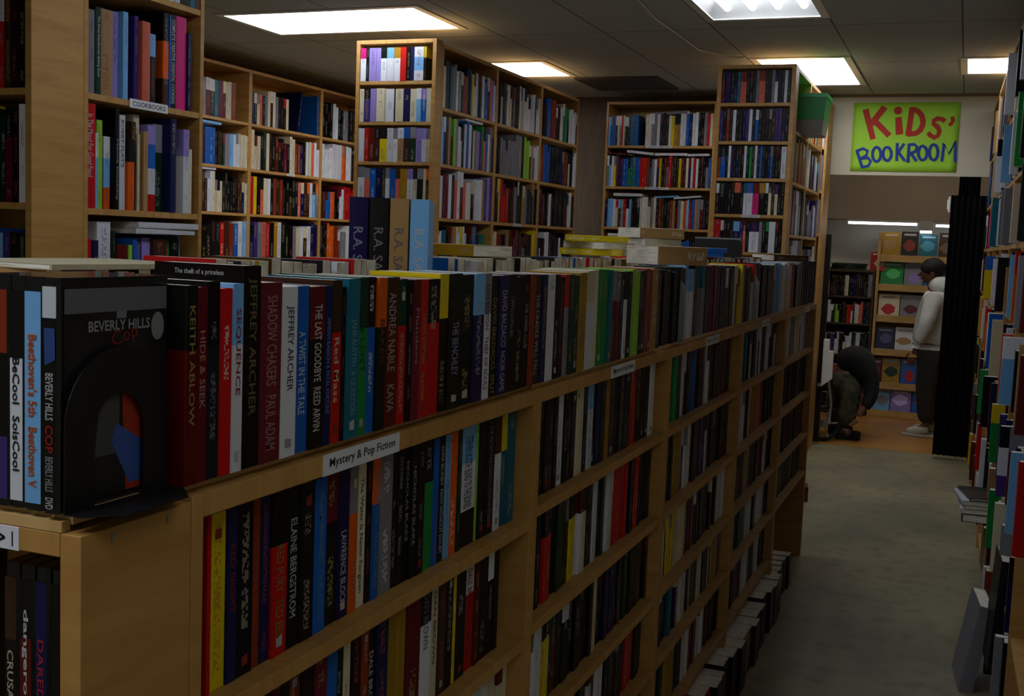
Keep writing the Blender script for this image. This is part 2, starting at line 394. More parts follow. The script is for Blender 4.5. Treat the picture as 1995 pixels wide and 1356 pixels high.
# ------------------------------------------------------------------ the room
HOLES = []                      # ceiling openings for the recessed fixtures
def troffer(xa, xb, ya, yb, label, tubes=False, along='x', glow=None):
    o = thing('ceiling_light', ((xa+xb)/2, (ya+yb)/2, Z(CEIL)), 0, label, 'ceiling light', 'recessed ceiling lights')
    HOLES.append((xa, xb, ya, yb)); X, Y = (xb-xa)/2, (yb-ya)/2; e = .028
    mb = MB(); h = .10
    for a in ((-X-.012, -X+e, -Y-.012, Y+.012), (X-e, X+.012, -Y-.012, Y+.012), (-X+e, X-e, -Y-.012, -Y+e), (-X+e, X-e, Y-e, Y+.012)): mb.box(a[0], a[1], a[2], a[3], -.006, -.0005)
    mb.obj('frame', M_WHITE, o)
    mb = MB(); i = .016
    P = [(-X+.002, -Y+.002), (X-.002, -Y+.002), (X-.002, Y-.002), (-X+.002, Y-.002)]; T = [(-X+i+.03, -Y+i+.03), (X-i-.03, -Y+i+.03), (X-i-.03, Y-i-.03), (-X+i+.03, Y-i-.03)]
    for k in range(4):
        a, b = k, (k+1) % 4; mb.quad([(*P[a], 0.0005), (*P[b], 0.0005), (*T[b], h), (*T[a], h)])
    mb.quad([(*p, h) for p in T]); mb.obj('reflector_tray', M_TRAY if tubes else M_WHITE, o)
    if tubes:
        for k in range(4):
            u = (k-1.5)*.125
            mb = MB()
            if along == 'y': mb.tube([(u, -Y+.07, .045), (u, Y-.07, .045)], .019, 12)
            else: mb.tube([(-X+.07, u, .045), (X-.07, u, .045)], .019, 12)
            mb.obj('tube', M_TUBE, o)
    else:
        mb = MB(); mb.box(-X+e-.01, X-e+.01, -Y+e-.01, Y-e+.01, .004, .010); mb.obj('diffuser', glow or M_GLOW, o)
troffer(-3.86, -2.66, 5.22, 5.83, 'long bright ceiling light above the left bookcases, nearest of the lit panels on that side')
troffer(-3.86, -2.62, 6.96, 7.60, 'bright ceiling light partly hidden behind the tall paperback tower on the left')
troffer(-1.305, -.72, 4.62, 5.84, 'open ceiling light with bare tubes at the top edge of the view', True, 'y')
troffer(-1.30, -.735, 7.03, 8.20, 'bright ceiling light right above the dark paperback tower')
troffer(-.108, 1.10, 7.16, 7.78, 'small bright ceiling light at the far right beside the right-hand shelves')
troffer(-1.305, -.72, 2.15, 3.37, 'ceiling light over the near half of the low bookcase run', True, 'y')
troffer(-1.305, -.72, -.9, .32, 'ceiling light behind the photographer')
troffer(-3.86, -2.66, 2.9, 3.5, 'ceiling light in front of the far left bookcases', glow=plain('weakened_fluorescent_panel', '#f2f8ff', .5, emit=LAMP*.45))  # emission cut so the left wall shelves come out darker
troffer(.0, 1.2, .0, .6, 'added unseen ceiling light just behind the photographer over the aisle', glow=plain('added_aisle_panel', '#f2f8ff', .5, emit=LAMP*.38))  # added fill lamp out of view, brightens the near spines

XW0, XW1, YW0, YW1 = -4.83, 1.55, -1.6, 8.72
def ceiling():
    xs = sorted({XW0, XW1} | {h[0] for h in HOLES} | {h[1] for h in HOLES}); ys = sorted({YW0, YW1} | {h[2] for h in HOLES} | {h[3] for h in HOLES})
    mb = MB(); z = Z(CEIL)
    for a, b in zip(xs[:-1], xs[1:]):
        for c, d in zip(ys[:-1], ys[1:]):
            mx, my = (a+b)/2, (c+d)/2
            if any(h[0] < mx < h[1] and h[2] < my < h[3] for h in HOLES): continue
            mb.quad([(a, c, z), (a, d, z), (b, d, z), (b, c, z)])
    struct('ceiling', mb, M_CEIL)
    mb = MB(); mb.box(XW0-.1, XW1+.1, YW0-.1, YW1+.1, z+.14, z+.2); struct('ceiling_slab', mb, M_SOFFIT).name = 'ceiling_upper'
ceiling()
mb = MB(); mb.box(XW0, XW1, YW0, 8.78, -.05, 0); struct('floor', mb, M_FLOOR)
mb = MB(); mb.box(-2.2, 1.55, 8.7801, 11.2, -.05, 0); struct('floor_kids_room', mb, M_KFLOOR)
mb = MB(); mb.box(XW0-.08, XW0, YW0, YW1, 0, Z(CEIL)+.13); struct('wall_left', mb, M_BROWN)
mb = MB(); mb.box(XW1, XW1+.08, YW0, 11.2, 0, Z(CEIL)+.13); struct('wall_right', mb, M_WALL)
mb = MB(); mb.box(XW0, XW1, YW0-.08, YW0, 0, Z(CEIL)+.13); struct('wall_near', mb, M_WALL)
DX0, DX1, DZ = -1.035, .30, .567
mb = MB(); mb.box(XW0, -1.13, YW1, YW1+.06, 0, Z(CEIL)+.13); struct('wall_back', mb, M_BROWN)
mb = MB(); mb.box(-1.13, DX0, YW1, YW1+.06, 0, Z(DZ)); mb.box(-1.13, XW1, YW1, YW1+.06, Z(DZ), Z(CEIL)+.13); mb.box(DX1, XW1, YW1, YW1+.06, 0, Z(DZ)); struct('wall_header', mb, M_WALL)
mb = MB(); mb.box(-1.055, -.985, 8.68, 8.719, 0, Z(DZ)-.003); struct('trim_1', mb, M_WOOD)
mb = MB(); mb.box(-1.034, -.99, YW1+.001, YW1+.06, 0, Z(DZ)-.001); struct('trim_2', mb, M_WOOD)
mb = MB(); mb.box(-1.13, 1.2, 8.712, 8.7195, Z(CEIL)-.02, Z(CEIL)); struct('trim_3', mb, M_SOFFIT)
# kids' room beyond
mb = MB(); mb.box(-2.2, 1.55, 11.0, 11.08, 0, Z(.5)); struct('wall_kids_back', mb, M_KWALL)
mb = MB(); mb.box(-2.2, 1.55, 10.62, 10.99, Z(.30), Z(1.3)); struct('trim_4', mb, M_SOFFIT)
mb = MB(); mb.box(-2.28, -2.2, 8.781, 11.08, 0, Z(1.3)); struct('wall_kids_left', mb, M_KWALL)
mb = MB(); mb.box(-2.2, 1.55, 8.785, 10.61, Z(1.2), Z(1.3)); struct('ceiling_kids_room', mb, M_SOFFIT)
t_ = thing('ceiling_light', (-.4, 9.5, Z(1.2)), 0, 'added unseen kids room ceiling light above the doorway header', 'ceiling light')  # added unseen lamp, brightens the soffit beyond the doorway
mb = MB(); mb.box(-.6, .6, -.15, .15, -.03, 0); mb.obj('housing', M_WHITE, t_); mb = MB(); mb.box(-.58, .58, -.13, .13, -.038, -.0305); mb.obj('diffuser', plain('added_kids_room_glow', '#fff8ec', .5, emit=9.0), t_)
# folding doors
mb = MB(); mb.box(-.985, -.945, 8.73, 8.765, .02, Z(.13)); d = struct('door_1', mb, M_BLACK)
mb = MB()
pts = []
for k in range(13): pts.append((-.135+.235*k/12, 8.60+(.028 if k % 2 else 0)))
poly = pts+[(x, y+.05) for x, y in reversed(pts)]
mb.prism(poly, .03, Z(.43)); mb.prism([(-.09+.14*(x+.135)/.235, y) for x, y in poly], Z(.4301), Z(.56)); d2 = struct('door_2', mb, M_BLACK)
mb = MB(); mb.box(-.152, -.138, 8.60, 8.63, Z(.31), Z(.42)); mb.box(-.160, -.152, 8.607, 8.622, Z(.33), Z(.40)); h = mb.obj('door_latch', M_WHITE, d2, bevel=.003)
# white box on the left jamb
t_ = thing('wall_box', (-.915, 8.66, Z(-1.03)), 0, 'white box with a sloping foot fixed beside the doorway to the kids room', 'box')
mb = MB(); mb.prism([(-.03, .03), (.045, .09), (.045, .30), (.012, .30), (.012, .385), (-.03, .385)], 0, .05, axis='y'); mb.obj('casing', M_WHITE, t_, bevel=.003)
mb = MB(); mb.box(-.055, -.0305, -.0, .05, .03, .05); mb.obj('bracket', M_GREYMETAL, t_)
# vent in the ceiling
t_ = thing('ceiling_vent', (-2.35, 7.97, Z(CEIL)-.001), 0, 'dark square ceiling vent beyond the light over the left bookcases', 'vent')
mb = MB(); mb.box(-.28, .28, -.27, .27, -.008, 0); mb.obj('backing', ink('#15130f'), t_)
mb = MB()
for a in ((-.3, .3, -.3, -.27), (-.3, .3, .27, .3), (-.3, -.28, -.27, .27), (.28, .3, -.27, .27)): mb.box(*a, -.014, 0)
mb.obj('frame', ink('#3c3830'), t_)
for k in range(7):
    mb = MB(); y = -.23+k*.077; mb.quad([(-.28, y-.02, -.0085), (.28, y-.02, -.0085), (.28, y+.02, -.02), (-.28, y+.02, -.02)]); mb.box(-.28, .28, y+.018, y+.02, -.02, -.009); mb.obj('slat', ink('#3c3830'), t_)
# loose white cable along the ceiling
mb = MB(); cz = Z(1.125)
cp = [(-1.50, 5.10), (-1.52, 5.3), (-1.54, 5.51), (-1.545, 5.7), (-1.54, 5.91), (-1.545, 6.15), (-1.54, 6.36), (-1.52, 6.58), (-1.49, 6.75), (-1.44, 6.87), (-1.38, 6.9), (-1.32, 6.9)]
mb.tube([(x, y, cz+.017*abs(math.sin(i*.9))) for i, (x, y) in enumerate(cp)], .0045, 6)
o = mb.obj('cable', M_WHITE); tag(o, 'thin white cable hanging loosely under the ceiling tiles', 'cable')

# ------------------------------------------------------------------ the hand-lettered sign
t_ = thing('sign', (-.4825, 8.7195, Z(.841)), 0, 'lime green poster with red and blue hand lettering above the doorway', 'sign')
mb = MB(); nx, nz = 16, 10
def sp(u, v): return (u*.7265, -.004-.003*math.sin(u*4+1)*v*v, v*.492)
mb.v = [sp(i/nx-.5, j/nz-.5) for i in range(nx+1) for j in range(nz+1)]
for i in range(nx):
    for j in range(nz):
        q = i*(nz+1)+j; mb.face((q, q+nz+1, q+nz+2, q+1), smooth=True)
po = mb.obj('paper_sheet', noisy('lime_paper', '#a4d83a', '#98d032', 3, .7, .01), t_)
sm = po.modifiers.new('thickness', 'SOLIDIFY'); sm.thickness = .0008
LAY = [0]
def stroke_letter(strokes, wd, mat, name):
    mb = MB()
    for st in strokes:
        LAY[0] += 1; P = []
        for px, py in st:
            px2 = px+(py-150)*.062; P.append(Vector(((px2-1055)/856*.7265, (440-py)/594*.492)))
        W = wd/856*.7265/2; n = len(P); L = []; R = []
        for i in range(n):
            d = (P[min(i+1, n-1)]-P[max(i-1, 0)]).normalized(); nn = Vector((-d.y, d.x)); 
            wv = W*(1+.08*math.sin(i*2.1+px*.1)); L.append(P[i]+nn*wv); R.append(P[i]-nn*wv)
        for i in range(n-1):
            y0 = -.0058-.00012*LAY[0]
            mb.quad([(L[i].x, y0, L[i].y), (R[i].x, y0, R[i].y), (R[i+1].x, y0, R[i+1].y), (L[i+1].x, y0, L[i+1].y)])
    return mb.obj(name, mat, t_)
def arc(cx, cy, rx, ry, a0=0, a1=360, n=20): return [(cx+rx*math.cos(math.radians(a0+(a1-a0)*i/n)), cy+ry*math.sin(math.radians(a0+(a1-a0)*i/n))) for i in range(n+1)]
RED, BLU = ink('#b03226', .8), ink('#1c3c98', .8)
stroke_letter([[(720, 200), (782, 458)], [(878, 180), (765, 330)], [(795, 300), (915, 428)]], 50, RED, 'letter')
stroke_letter([arc(985, 212, 17, 17)], 34, RED, 'letter_dot'); stroke_letter([[(988, 268), (997, 418)]], 56, RED, 'letter')
stroke_letter([[(1098, 185), (1066, 428)], [(1085, 203)]+arc(1100, 308, 84, 103, -85, 85)+[(1060, 412)]], 44, RED, 'letter')
stroke_letter([[(1358, 305), (1335, 285), (1300, 280), (1270, 300), (1268, 325), (1300, 352), (1315, 385), (1305, 425), (1275, 442), (1245, 425), (1225, 400)]], 38, RED, 'letter')
stroke_letter([[(1415, 265), (1420, 300), (1408, 325), (1388, 338)]], 30, RED, 'apostrophe')
for st in ([[(650, 560), (695, 708)], [(640, 565), (700, 540), (738, 560), (728, 600), (670, 632)], [(680, 628), (740, 620), (765, 650), (745, 690), (690, 703)]], [arc(812, 590, 34, 62)], [arc(898, 585, 34, 58)],
           [[(980, 490), (975, 645)], [(1035, 495), (985, 572)], [(985, 565), (1042, 645)]], [[(1075, 495), (1065, 658)], [(1075, 505), (1115, 500), (1138, 520), (1128, 560), (1078, 582)], [(1090, 580), (1135, 645)]],
           [arc(1183, 575, 34, 60)], [arc(1270, 568, 34, 66)], [[(1335, 645), (1350, 492), (1388, 580), (1440, 472), (1440, 648)]]):
    stroke_letter(st, 24, BLU, 'letter')

# ------------------------------------------------------------------ bookcases
SH0 = [-.462, -.665, -.85, -1.035, -1.23]; SH1 = [-.447, -.652, -.85, -1.032, -1.227]
LBL = 'Mystery & Pop Fiction'
MU = [(0, .905, 'nearest'), (.905, .905, 'second'), (1.81, .95, 'third'), (2.76, .92, 'fourth'), (3.68, .96, 'farthest')]
bookcase(F_MAIN, 0, .905, .32, -.245, SH0, 'low double-sided maple bookcase nearest the camera with a large Mystery label', 'low bookcases in the long run', cap=.023, double=True, tags=[(-.256, .317, .18, .024, LBL)], board=(-.13, .9045), inset=.018)
bookcase(F_MAIN, .905, .905, .32, -.245, SH1, 'low maple bookcase second from the camera in the long run', 'low bookcases in the long run', cap=.023, double=True, tags=[(-.256, .497, .17, .024, LBL)], board=(.0005, .9045), inset=.012)
bookcase(F_MAIN, 1.81, .95, .32, -.245, SH1, 'low maple bookcase in the middle of the long run', 'low bookcases in the long run', cap=.023, double=True, tags=[(-.256, .48, .17, .024, LBL)], board=(.0005, .9495), inset=.012)
bookcase(F_MAIN, 2.76, .92, .32, -.245, SH1, 'low maple bookcase second from the far end of the run', 'low bookcases in the long run', cap=.023, double=True, tags=[(-.256, .42, .15, .024, LBL)], board=(.0005, .9195), inset=.012)
bookcase(F_MAIN, 3.68, .96, .32, -.245, SH1[:4], 'low maple bookcase at the far end of the run by the doorway', 'low bookcases in the long run', t=.03, cap=.023, double=True, tags=[(-.256, .62, .15, .024, LBL)], board=(.0005, .9595), inset=.012)
ec = bookcase(F_MEND, 0, .32, .1395, -.250, [-.478, -.72, -.95, -1.2], 'short maple end-cap bookcase of discs at the near end of the run', cap=.020, t=.022, board=None)
mb = MB(); mb.box(0, .300, .0, .0095, Z(-.2495), Z(-.2405)); mb.obj('top_board', M_PALE, ec)
mb = MB(); mb.box(.19, .256, -.0012, 0, Z(-.27), Z(-.2505)); p = mb.obj('shelf_label', M_TAG, ec)
lettering(p, '>', M_front(.238, -.0016, Z(-.2605)), .008, .009, '#101014', .03)
mb = MB(); mb.box(.249, .2502, -.0016, -.0012, Z(-.267), Z(-.2545)); mb.obj('printed_line', M_INK, p)
for (yy, zz) in ((.035, -.262), (.105, -.262)):
    mb = MB(); mb.box(.3201, .3206, yy, yy+.003, Z(zz), Z(zz)+.007); mb.obj('staple', M_GREYMETAL, ec)

CK = [.68, .36, .04, -.28, -.60, -.92, -1.24]
bookcase(F_COOK, 0, .53, .32, 1.04, CK, 'tall maple bookcase of cookbooks at the upper left', tags=[(.352, .27, .17, .026, 'COOKBOOKS')])
cc = bookcase(F_CEND, 0, .32, .1895, 1.04, [.64, .345, .045, -.27, -.6, -.92, -1.24], 'tall end-cap bookcase with a broad scuffed side panel at far left', t=.022)
rr = random.Random(5)
for k in range(9):
    y, z = rr.uniform(.03, .16), rr.uniform(-.1, .5); mb = MB(); mb.box(.3201, .3209, y, y+.004, Z(z), Z(z)+.0016); mb.obj('staple', M_GREYMETAL, cc)
T1 = [.818, .603, .39, .18, -.03, -.24, -.5, -.8, -1.1]
bookcase(F_T1, 0, .48, .0795, 1.035, T1, 'tall narrow maple tower of pastel paperbacks under the long ceiling light', t=.022)
T1S = [.69, .39, .10, -.2, -.5, -.8, -1.1]
for i, nm in enumerate(('next to the pastel paperback tower', 'behind the left tower, its top lit by the ceiling light', 'farthest back in the row behind the left tower')):
    bookcase(F_T1S, i*.765, .765, .26, 1.02, T1S, 'tall maple bookcase '+nm, 'bookcases behind the left tower', tags=[(-.209 if i != 1 else .091, .4, .14, .018, 'FICTION')] if i == 1 else ())
T2 = [.815, .602, .396, .192, -.02, -.24, -.5, -.8, -1.1]
bookcase(F_T2, 0, .435, .0995, 1.025, T2, 'tall narrow maple tower of dark paperbacks near the doorway', t=.024, tags=[(.183, .23, .10, .016, 'HORROR')])
T2S = [.675, .39, .09, -.2, -.5, -.8, -1.1]
bookcase(F_T2S, 0, .56, .30, 1.02, T2S, 'tall maple bookcase holding the green bin beside the dark tower', 'bookcases by the doorway', tags=[(.081, .5, .05, .016, 'SALE')])
bookcase(F_T2S, .56, .70, .30, 1.02, T2S, 'tall maple bookcase with the orange book, nearest the green and red sign', 'bookcases by the doorway')
RS = [.739, .431, .125, -.18, -.5, -.8, -1.1]
bookcase(F_REAR, 0, .84, .30, 1.065, RS, 'wide maple bookcase against the back wall with books lying on top of rows', tags=[(.73, .42, .2, .018, 'SCIENCE & MEDICINE'), (.422, .42, .18, .018, 'MATHEMATICS'), (.116, .42, .12, .018, 'NATURE')])
bookcase(F_REAR, .84, .80, .30, 1.065, RS, 'maple bookcase against the back wall mostly hidden by the dark tower')
LS = [.70, .40, .10, -.2, -.5, -.8, -1.1]
for i, nm in enumerate(('just behind the cookbook case', 'with the large blue book leaning in it', 'ending behind the pastel tower')):
    bookcase(F_LEFT, .9+i*.9, .9, .30, 1.05, LS, 'tall maple bookcase along the left wall '+nm, 'bookcases along the left wall', tags=[(.391, .5, .1, .016, 'TRAVEL')] if i == 1 else ())
RT = [.66, .34, .06, -.22, -.50, -.79, -1.08, -1.37]
for i in range(7):
    bookcase(F_RIGHT, i*.858, .858, .30, 1.03, RT, ['tall maple bookcase on the right, farthest along beside the doorway', 'tall maple bookcase on the right, second from the doorway', 'tall maple bookcase on the right, third from the doorway', 'tall maple bookcase on the right, fourth from the doorway',
        'tall maple bookcase on the right, fifth from the doorway', 'tall maple bookcase on the right, second from the camera', 'tall maple bookcase on the right, nearest the camera at the frame edge'][i], 'bookcases along the right side')

# ------------------------------------------------------------------ books one by one: the long low run
GD, WH = '#a08848', '#c8c8c8'
TX = {0: ('KEITH ABLOW', GD, .4, .6), 1: ('HIDE & SEEK', '#b08878', .42, .4, 'HIDE AND SEEK'), 4: ('SEQUENCE', '#a01c18', .36, .46, 'SEQUENCE'), 5: ('JEFFREY ARCHER', '#6e6440', .4, .68), 6: ('SHADOW CHASERS   PAUL ADAM', '#b07878', .5, .86, 'SHADOW CHASERS'),
      7: ('JEFFREY ARCHER', '#40465c', .36, .5), 8: ('A TWIST IN THE TALE', '#c8d4e4', .52, .5, 'A TWIST IN THE TALE'), 9: ('THE LAST GOODBYE  REED ARVIN', '#d8d4cc', .5, .78, 'THE LAST GOODBYE'), 10: ('MARIAN BABSON & FATAL FORTUNE', '#7484c0', .5, .6),
      11: ('Red Mass', '#d8c8b8', .55, .4, 'RED MASS'), 13: ('JANE AUSTEN  A QUESTION', '#78a8b8', .55, .6), 14: ('The LOST', '#0c3c18', .4, .4), 16: ('BAKER', '#5c2c08', .42, .3), 17: ('ANDREA NABLE    KAVA', '#a89890', .5, .8),
      20: ('Flanders', '#b08088', .4, .4), 21: ('NOVA ROMAN    FLASHBACK', '#b08838', .6, .7, 'FLASHBACK'), 24: ('THE BENCHLEY', '#9094b8', .55, .4), 27: ('ANN BENSON   THIEF OF SOULS', '#504c44', .5, .85, 'THIEF OF SOULS'),
      28: ('DAVID BALDACCI  SPLIT', '#98884c', .58, .8, 'SPLIT'), 29: ('DAVID BALDACCI  HOUR GAME', '#a8b0c8', .55, .85, 'HOUR GAME'), 31: ('THE CAMEL CLUB', '#a8a494', .45, .4, 'THE CAMEL CLUB'), 33: ('THE CRADLE WILL FALL', '#b8b4b0', .55, .75, 'THE CRADLE WILL FALL')}
TOPA = "kR,17,182 R,16,180 kK,19,185 r,18,178 cw,18,182 k,30,199 m,36,182 w,29,177 b,26,177 Rk,29,176 B,16,176 nr,21,182 k,9,174 t,28,183 Gg,22,184 kb,21,184 ok,22,183 nR,36,183 Gr,23,180 k,13,179 Rm,19,179 r,21,179 kr,38,179 yk,29,185 k,40,185 k,44,183 cB,36,184 ew,28,184 k,29,180 B,38,180 k,66,181 k,27,180 O,21,180 n,33,179 B,24,179 w,35,179 k,55,178 re,22,177 G,53,177 Y,44,179 Ww,46,182 W,28,183 g,69,184 t,20,182 eR,67,180 k,22 Kw,22 k,30 l,59,182 k,24 k,29 O,60,182 N,44,183 k,37"
xe = hand_row(F_MAIN, -.010, -.235, .108, TOPA, 'on top of the low run', 'books on top of the low run', TX, split=.050, seed=3)
stuff_row(F_MAIN, xe+.05, 4.61, -.235, .192, .11, 'k6 cw3 n2 te3 k2 m2 k3 K2 k3 W2 y2 k2 n3 rw3 w2 k6 K3 e2 c3 w2 wW6 O2 n2 B2 e3 k3 K3 k3 k3 k3', hvar=(.9, .97), tavg=.03, rec=(.006, .014))
TXA = {6: ('RED FURY  TED BELL', '#8c7c30', .62, .6), 7: ('ELAINE BERGSTROM', '#c0c0bc', .5, .62), 9: ('WILLIAM BERNHARDT  CRUEL JUSTICE', '#7088a0', .5, .84, 'CRUEL JUSTICE'), 11: ('LAWRENCE BLOCK', '#c0c4d8', .66, .5), 13: ('The Water Is Never Forgiven', '#54504c', .5, .8),
       15: ('GETTING EVEN   EDWARD BEHR', '#5890a8', .5, .84, 'GETTING EVEN'), 19: ('NICHOLAS BLAKE', '#a09c90', .4, .6), 20: ('NICHOLAS BLAKE', '#a09c90', .45, .6), 24: ('ANNA BLUNDY  FAITH WITHOUT DOUBT', '#c8ccd0', .5, .86, 'FAITH WITHOUT DOUBT'),
       28: ('STEPHEN BOOTH  BLIND TO THE BONES', '#203c60', .38, .6, 'BLIND TO THE BONES'), 2: ('RED NIGHT', '#8c1414', .4, .4)}
hand_row(F_MAIN, .060, -.462, .108, "r,7 y,25 B,17 k,27 O,15 B,18 kr,28 k,25 k,28 b,26 Rk,29 B,25 eo,19 W,22 k,15 ob,18 e,33 k,15 k,18 k,16 k,18 k,21 kg,28 b,16 k,19 c,20 o,26 G,12 cwk,54 l,9 k,27 k,30 nw,26 yt,27 t,32", 'on the shelf below the large Mystery label', 'books below the large Mystery label', TXA, hdef=.181, seed=4, rec0=.026, sc=1.035)
TXB = {11: ('DALE BROWN', '#c8c8c8', .5, .5), 13: ('THE DA VINCI CODE', '#a08430', .5, .7), 14: ('THE DA VINCI CODE', '#a08430', .5, .7), 16: ('DAN BROWN', '#6c7c84', .3, .45), 17: ('DAN BROWN', '#5c5c64', .4, .6), 22: ('DALE BROWN  SKY MASTERS', '#8c1414', .5, .8, 'SKY MASTERS')}
stuff_row(F_MAIN, .02, .144, -.665, .18, .108, 'k R B k n', rec=(.026, .03))
stuff_row(F_MAIN, .02, .058, -.462, .18, .108, 'k R', rec=(.026, .03))
hand_row(F_MAIN, .146, -.665, .108, "k,37 R,15 k,16 O,25 kw,28 m,28 b,23 k,18 W,18 k,24 O,18 k,21 B,31 Y,29 Y,25 R,42 kw,35 W,22 n,26 k,24 y,12 k,35 wr,34 R,18 k,35 wk,24 k,18", "on the nearest low unit's second shelf", 'books on the second shelf of the nearest low bookcase', TXB, hdef=.178, seed=5, rec0=.028, sc=1.01)
stuff_row(F_MAIN, .925, .998, -.447, .18, .108, 'k n K', rec=(.026, .03))
hand_row(F_MAIN, 1.0, -.447, .108, "k,23 K,23 n,21 k,19 w,33 k,26 G,17 k,27 W,46 K,25 cw,35 k,23 B,27 k,31 Y,35 n,33 K,34 k,38 K,44 r,53 k,43 k,67 w,38", "on the second low unit's top shelf", 'books on the top shelf of the second low bookcase', hdef=.175, split=.044, seed=6, rec0=.026, sc=1.012)
for x0, x1, rows in ((.02, .885, (None, None, 'k G w n k b R k w W', 'k2 w k n B k', 'k n G w k R k')),
    (.925, 1.788, (None, 'K k k kr k G k ky w kW k w G w W r2 r k r k3', 'w2 w ky G k4 k W k B2 k G k K n K', 'k w k B k n w k K r k', 'k G w k R n k')),
    (1.83, 2.74, ('r2 k g G w k b k K K w k n k K R k K', 't G k Y w2 n p k n k K K k', 'W2 W y2 W3 K R w k k K n W k w3', 'k W k t W w k G W k W Y R', 'k G Y k w R w n k')),
    (2.78, 3.66, ('k2 t k k w B w k n', 'W e w k W Y o O K G k', 'R O k N k2 R w k', 'k Y G t w k w w k', 'n k R w k w k')),
    (3.715, 4.605, ('e W e W w e', 'k K k k n k', 'k k n k k R', 'Y k k n k G'))):
    for i, c in enumerate(rows):
        if c: stuff_row(F_MAIN, x0, x1, (SH0 if x0 < .5 else SH1)[i], .185, .108, c, hvar=(.92, .98), tavg=.024, rec=(.026, .034))
stuff_row(F_MAIN, 2.3, 3.70, -EH, .17, .13, 'r k O k K k Y k n n k K k R k', hvar=(.8, .99), rec=(-.055, -.03), tavg=.08)
stuff_row(F_MAIN, 3.74, 4.1, -EH, .15, .13, 'k kw k n k', hvar=(.8, .99), rec=(-.03, -.01), tavg=.05)
# far side of the run: spines face away, page edges face us
stuff_row(F_BACK, 3.92, 4.33, -.235, .199, .11, rand_codes('WNnYrwWWKkb', 14, 9), hvar=(.95, .99), tavg=.026, rec=(0, .012))
stuff_row(F_BACK, 4.335, 4.60, -.235, .188, .11, rand_codes('WNnKkb', 8, 9), hvar=(.96, .98), tavg=.026, rec=(0, .012))
for x0, x1, c in ((.10, 3.64, rand_codes('WNenkYrwWKbP', 70, 3)),):
    stuff_row(F_BACK, x0, x1, -.235, .20, .11, c, hvar=(.95, .99), tavg=.026, rec=(0, .012))
archer = [o for o, r, c, n, sd in BOOKS if r == 'on top of the low run'][5]
lettering(archer, 'The theft of a priceless', Matrix(((0, 0, -1, -.0006), (-1, 0, 0, .052), (0, 1, 0, .1905), (0, 0, 0, 1))), .058, .0065, '#b8b8bc')
# discs: cases on the end cap
def dvd(x, y, z, code, label, art=None, t=.0165, text=None, h=.19):
    o = thing('dvd_case', (x, y, z), 0, label, 'DVD case', 'disc cases at the end of the run')
    mb = MB(); mb.prism([(0, .003), (.003, 0), (t-.003, 0), (t, .003), (t, .132), (t-.003, .135), (.003, .135), (0, .132)], 0, h); mb.obj('case', M_DVD, o)
    mb = MB(); z0 = .004
    fr = FRAC[len(code)]; zz = h-.012
    for c, f in zip(code, fr):
        z1 = zz-(h-.018)*f
        for q in ([(.0012, -.0005, zz), (t-.0012, -.0005, zz), (t-.0012, -.0005, z1), (.0012, -.0005, z1)],): mb.quad(q[::-1], list(code).index(c))
        zz = z1
    mb.obj('spine_insert', [ink('#%02x%02x%02x' % tuple(int(255*(v*12.92 if v <= .0031308 else 1.055*v**(1/2.4)-.055)) for v in PAL[c]), .3) for c in code], o)
    if text:
        for s, col, a, b in text: lettering(o, s, M_down(t/2, -.001, h*(1-a)), h*b, t*.48, col, .02)
    return o
zt = Z(-.235)+.0005
bh = dvd(-.6785, .698, zt, 'k', 'black disc case with a grey banded film cover facing right', text=[('BEVERLY HILLS', '#b8b8bc', .50, .20), ('COP', '#9c1c14', .68, .12), ('BEVERLY HILLS', '#8c8c90', .83, .15), ('DVD', '#c0c0c4', .955, .05)])
X = .0172
def art(name, pts, mat):
    mb = MB(); mb.quad([(X, y, z) for y, z in pts]); return mb.obj(name, mat, bh)
X = .0170; art('cover_art', [(.006, .006), (.130, .006), (.130, .178), (.006, .178)], noisy('dark_cover_print', '#1c1c18', '#0c0c10', 40, .35, 0))
mb = MB(); mb.quad([(.0015, -.0012, .183), (.0155, -.0012, .183), (.0155, -.0012, .158), (.0015, -.0012, .158)]); mb.obj('spine_label', ink('#b8c0c8'), bh)
mb = MB(); mb.quad([(.003, -.0012, .150), (.014, -.0012, .150), (.0145, -.0012, .125), (.004, -.0012, .120)]); mb.obj('spine_picture', ink('#24427c'), bh)
X = .0172; art('grey_band', [(.006, .161), (.130, .161), (.130, .181), (.006, .181)], ink('#5e5e62'))
art('grey_tab', [(.066, .155), (.078, .155), (.078, .161), (.066, .161)], ink('#6e6e74'))
art('red_panel', [(.078, .006), (.118, .006), (.118, .110), (.072, .110)], ink('#8c2408')); art('side_strip', [(.007, .03), (.018, .03), (.018, .07), (.007, .05)], ink('#8c2408'))
art('grey_figure', [(.04, .04), (.07, .04), (.07, .105), (.05, .112)], ink('#3c3c38'))
X = .0174; art('blue_trousers', [(.082, .012), (.105, .012), (.100, .046), (.066, .066), (.060, .050)], ink('#2c4c8c'))
mb = MB(); n = 20; mb.quad([(.0174, .118+.0085*math.cos(i*2*math.pi/n), .146+.0125*math.sin(i*2*math.pi/n)) for i in range(n)]); mb.obj('round_sticker', ink('#787878'), bh)
MR = Matrix(((0, 0, 1, .0175), (1, 0, 0, 0), (0, 1, 0, 0), (0, 0, 0, 1)))
lettering(bh, 'BEVERLY HILLS', Matrix.Translation((0, .070, .1495)) @ MR, .075, .009, '#a0a0a4', .02)
lettering(bh, 'Cop', Matrix.Translation((0, .076, .139)) @ Matrix.Rotation(.25, 4, 'X') @ MR, .032, .016, '#8c2010', .0)
dvd(-.699, .700, zt, 'c', 'pale blue disc case with orange lettering beside the banded film case', t=.019, text=[("Beethoven's 5th", '#c05010', .42, .35), ('Beethoven V', '#c05010', .77, .26)])
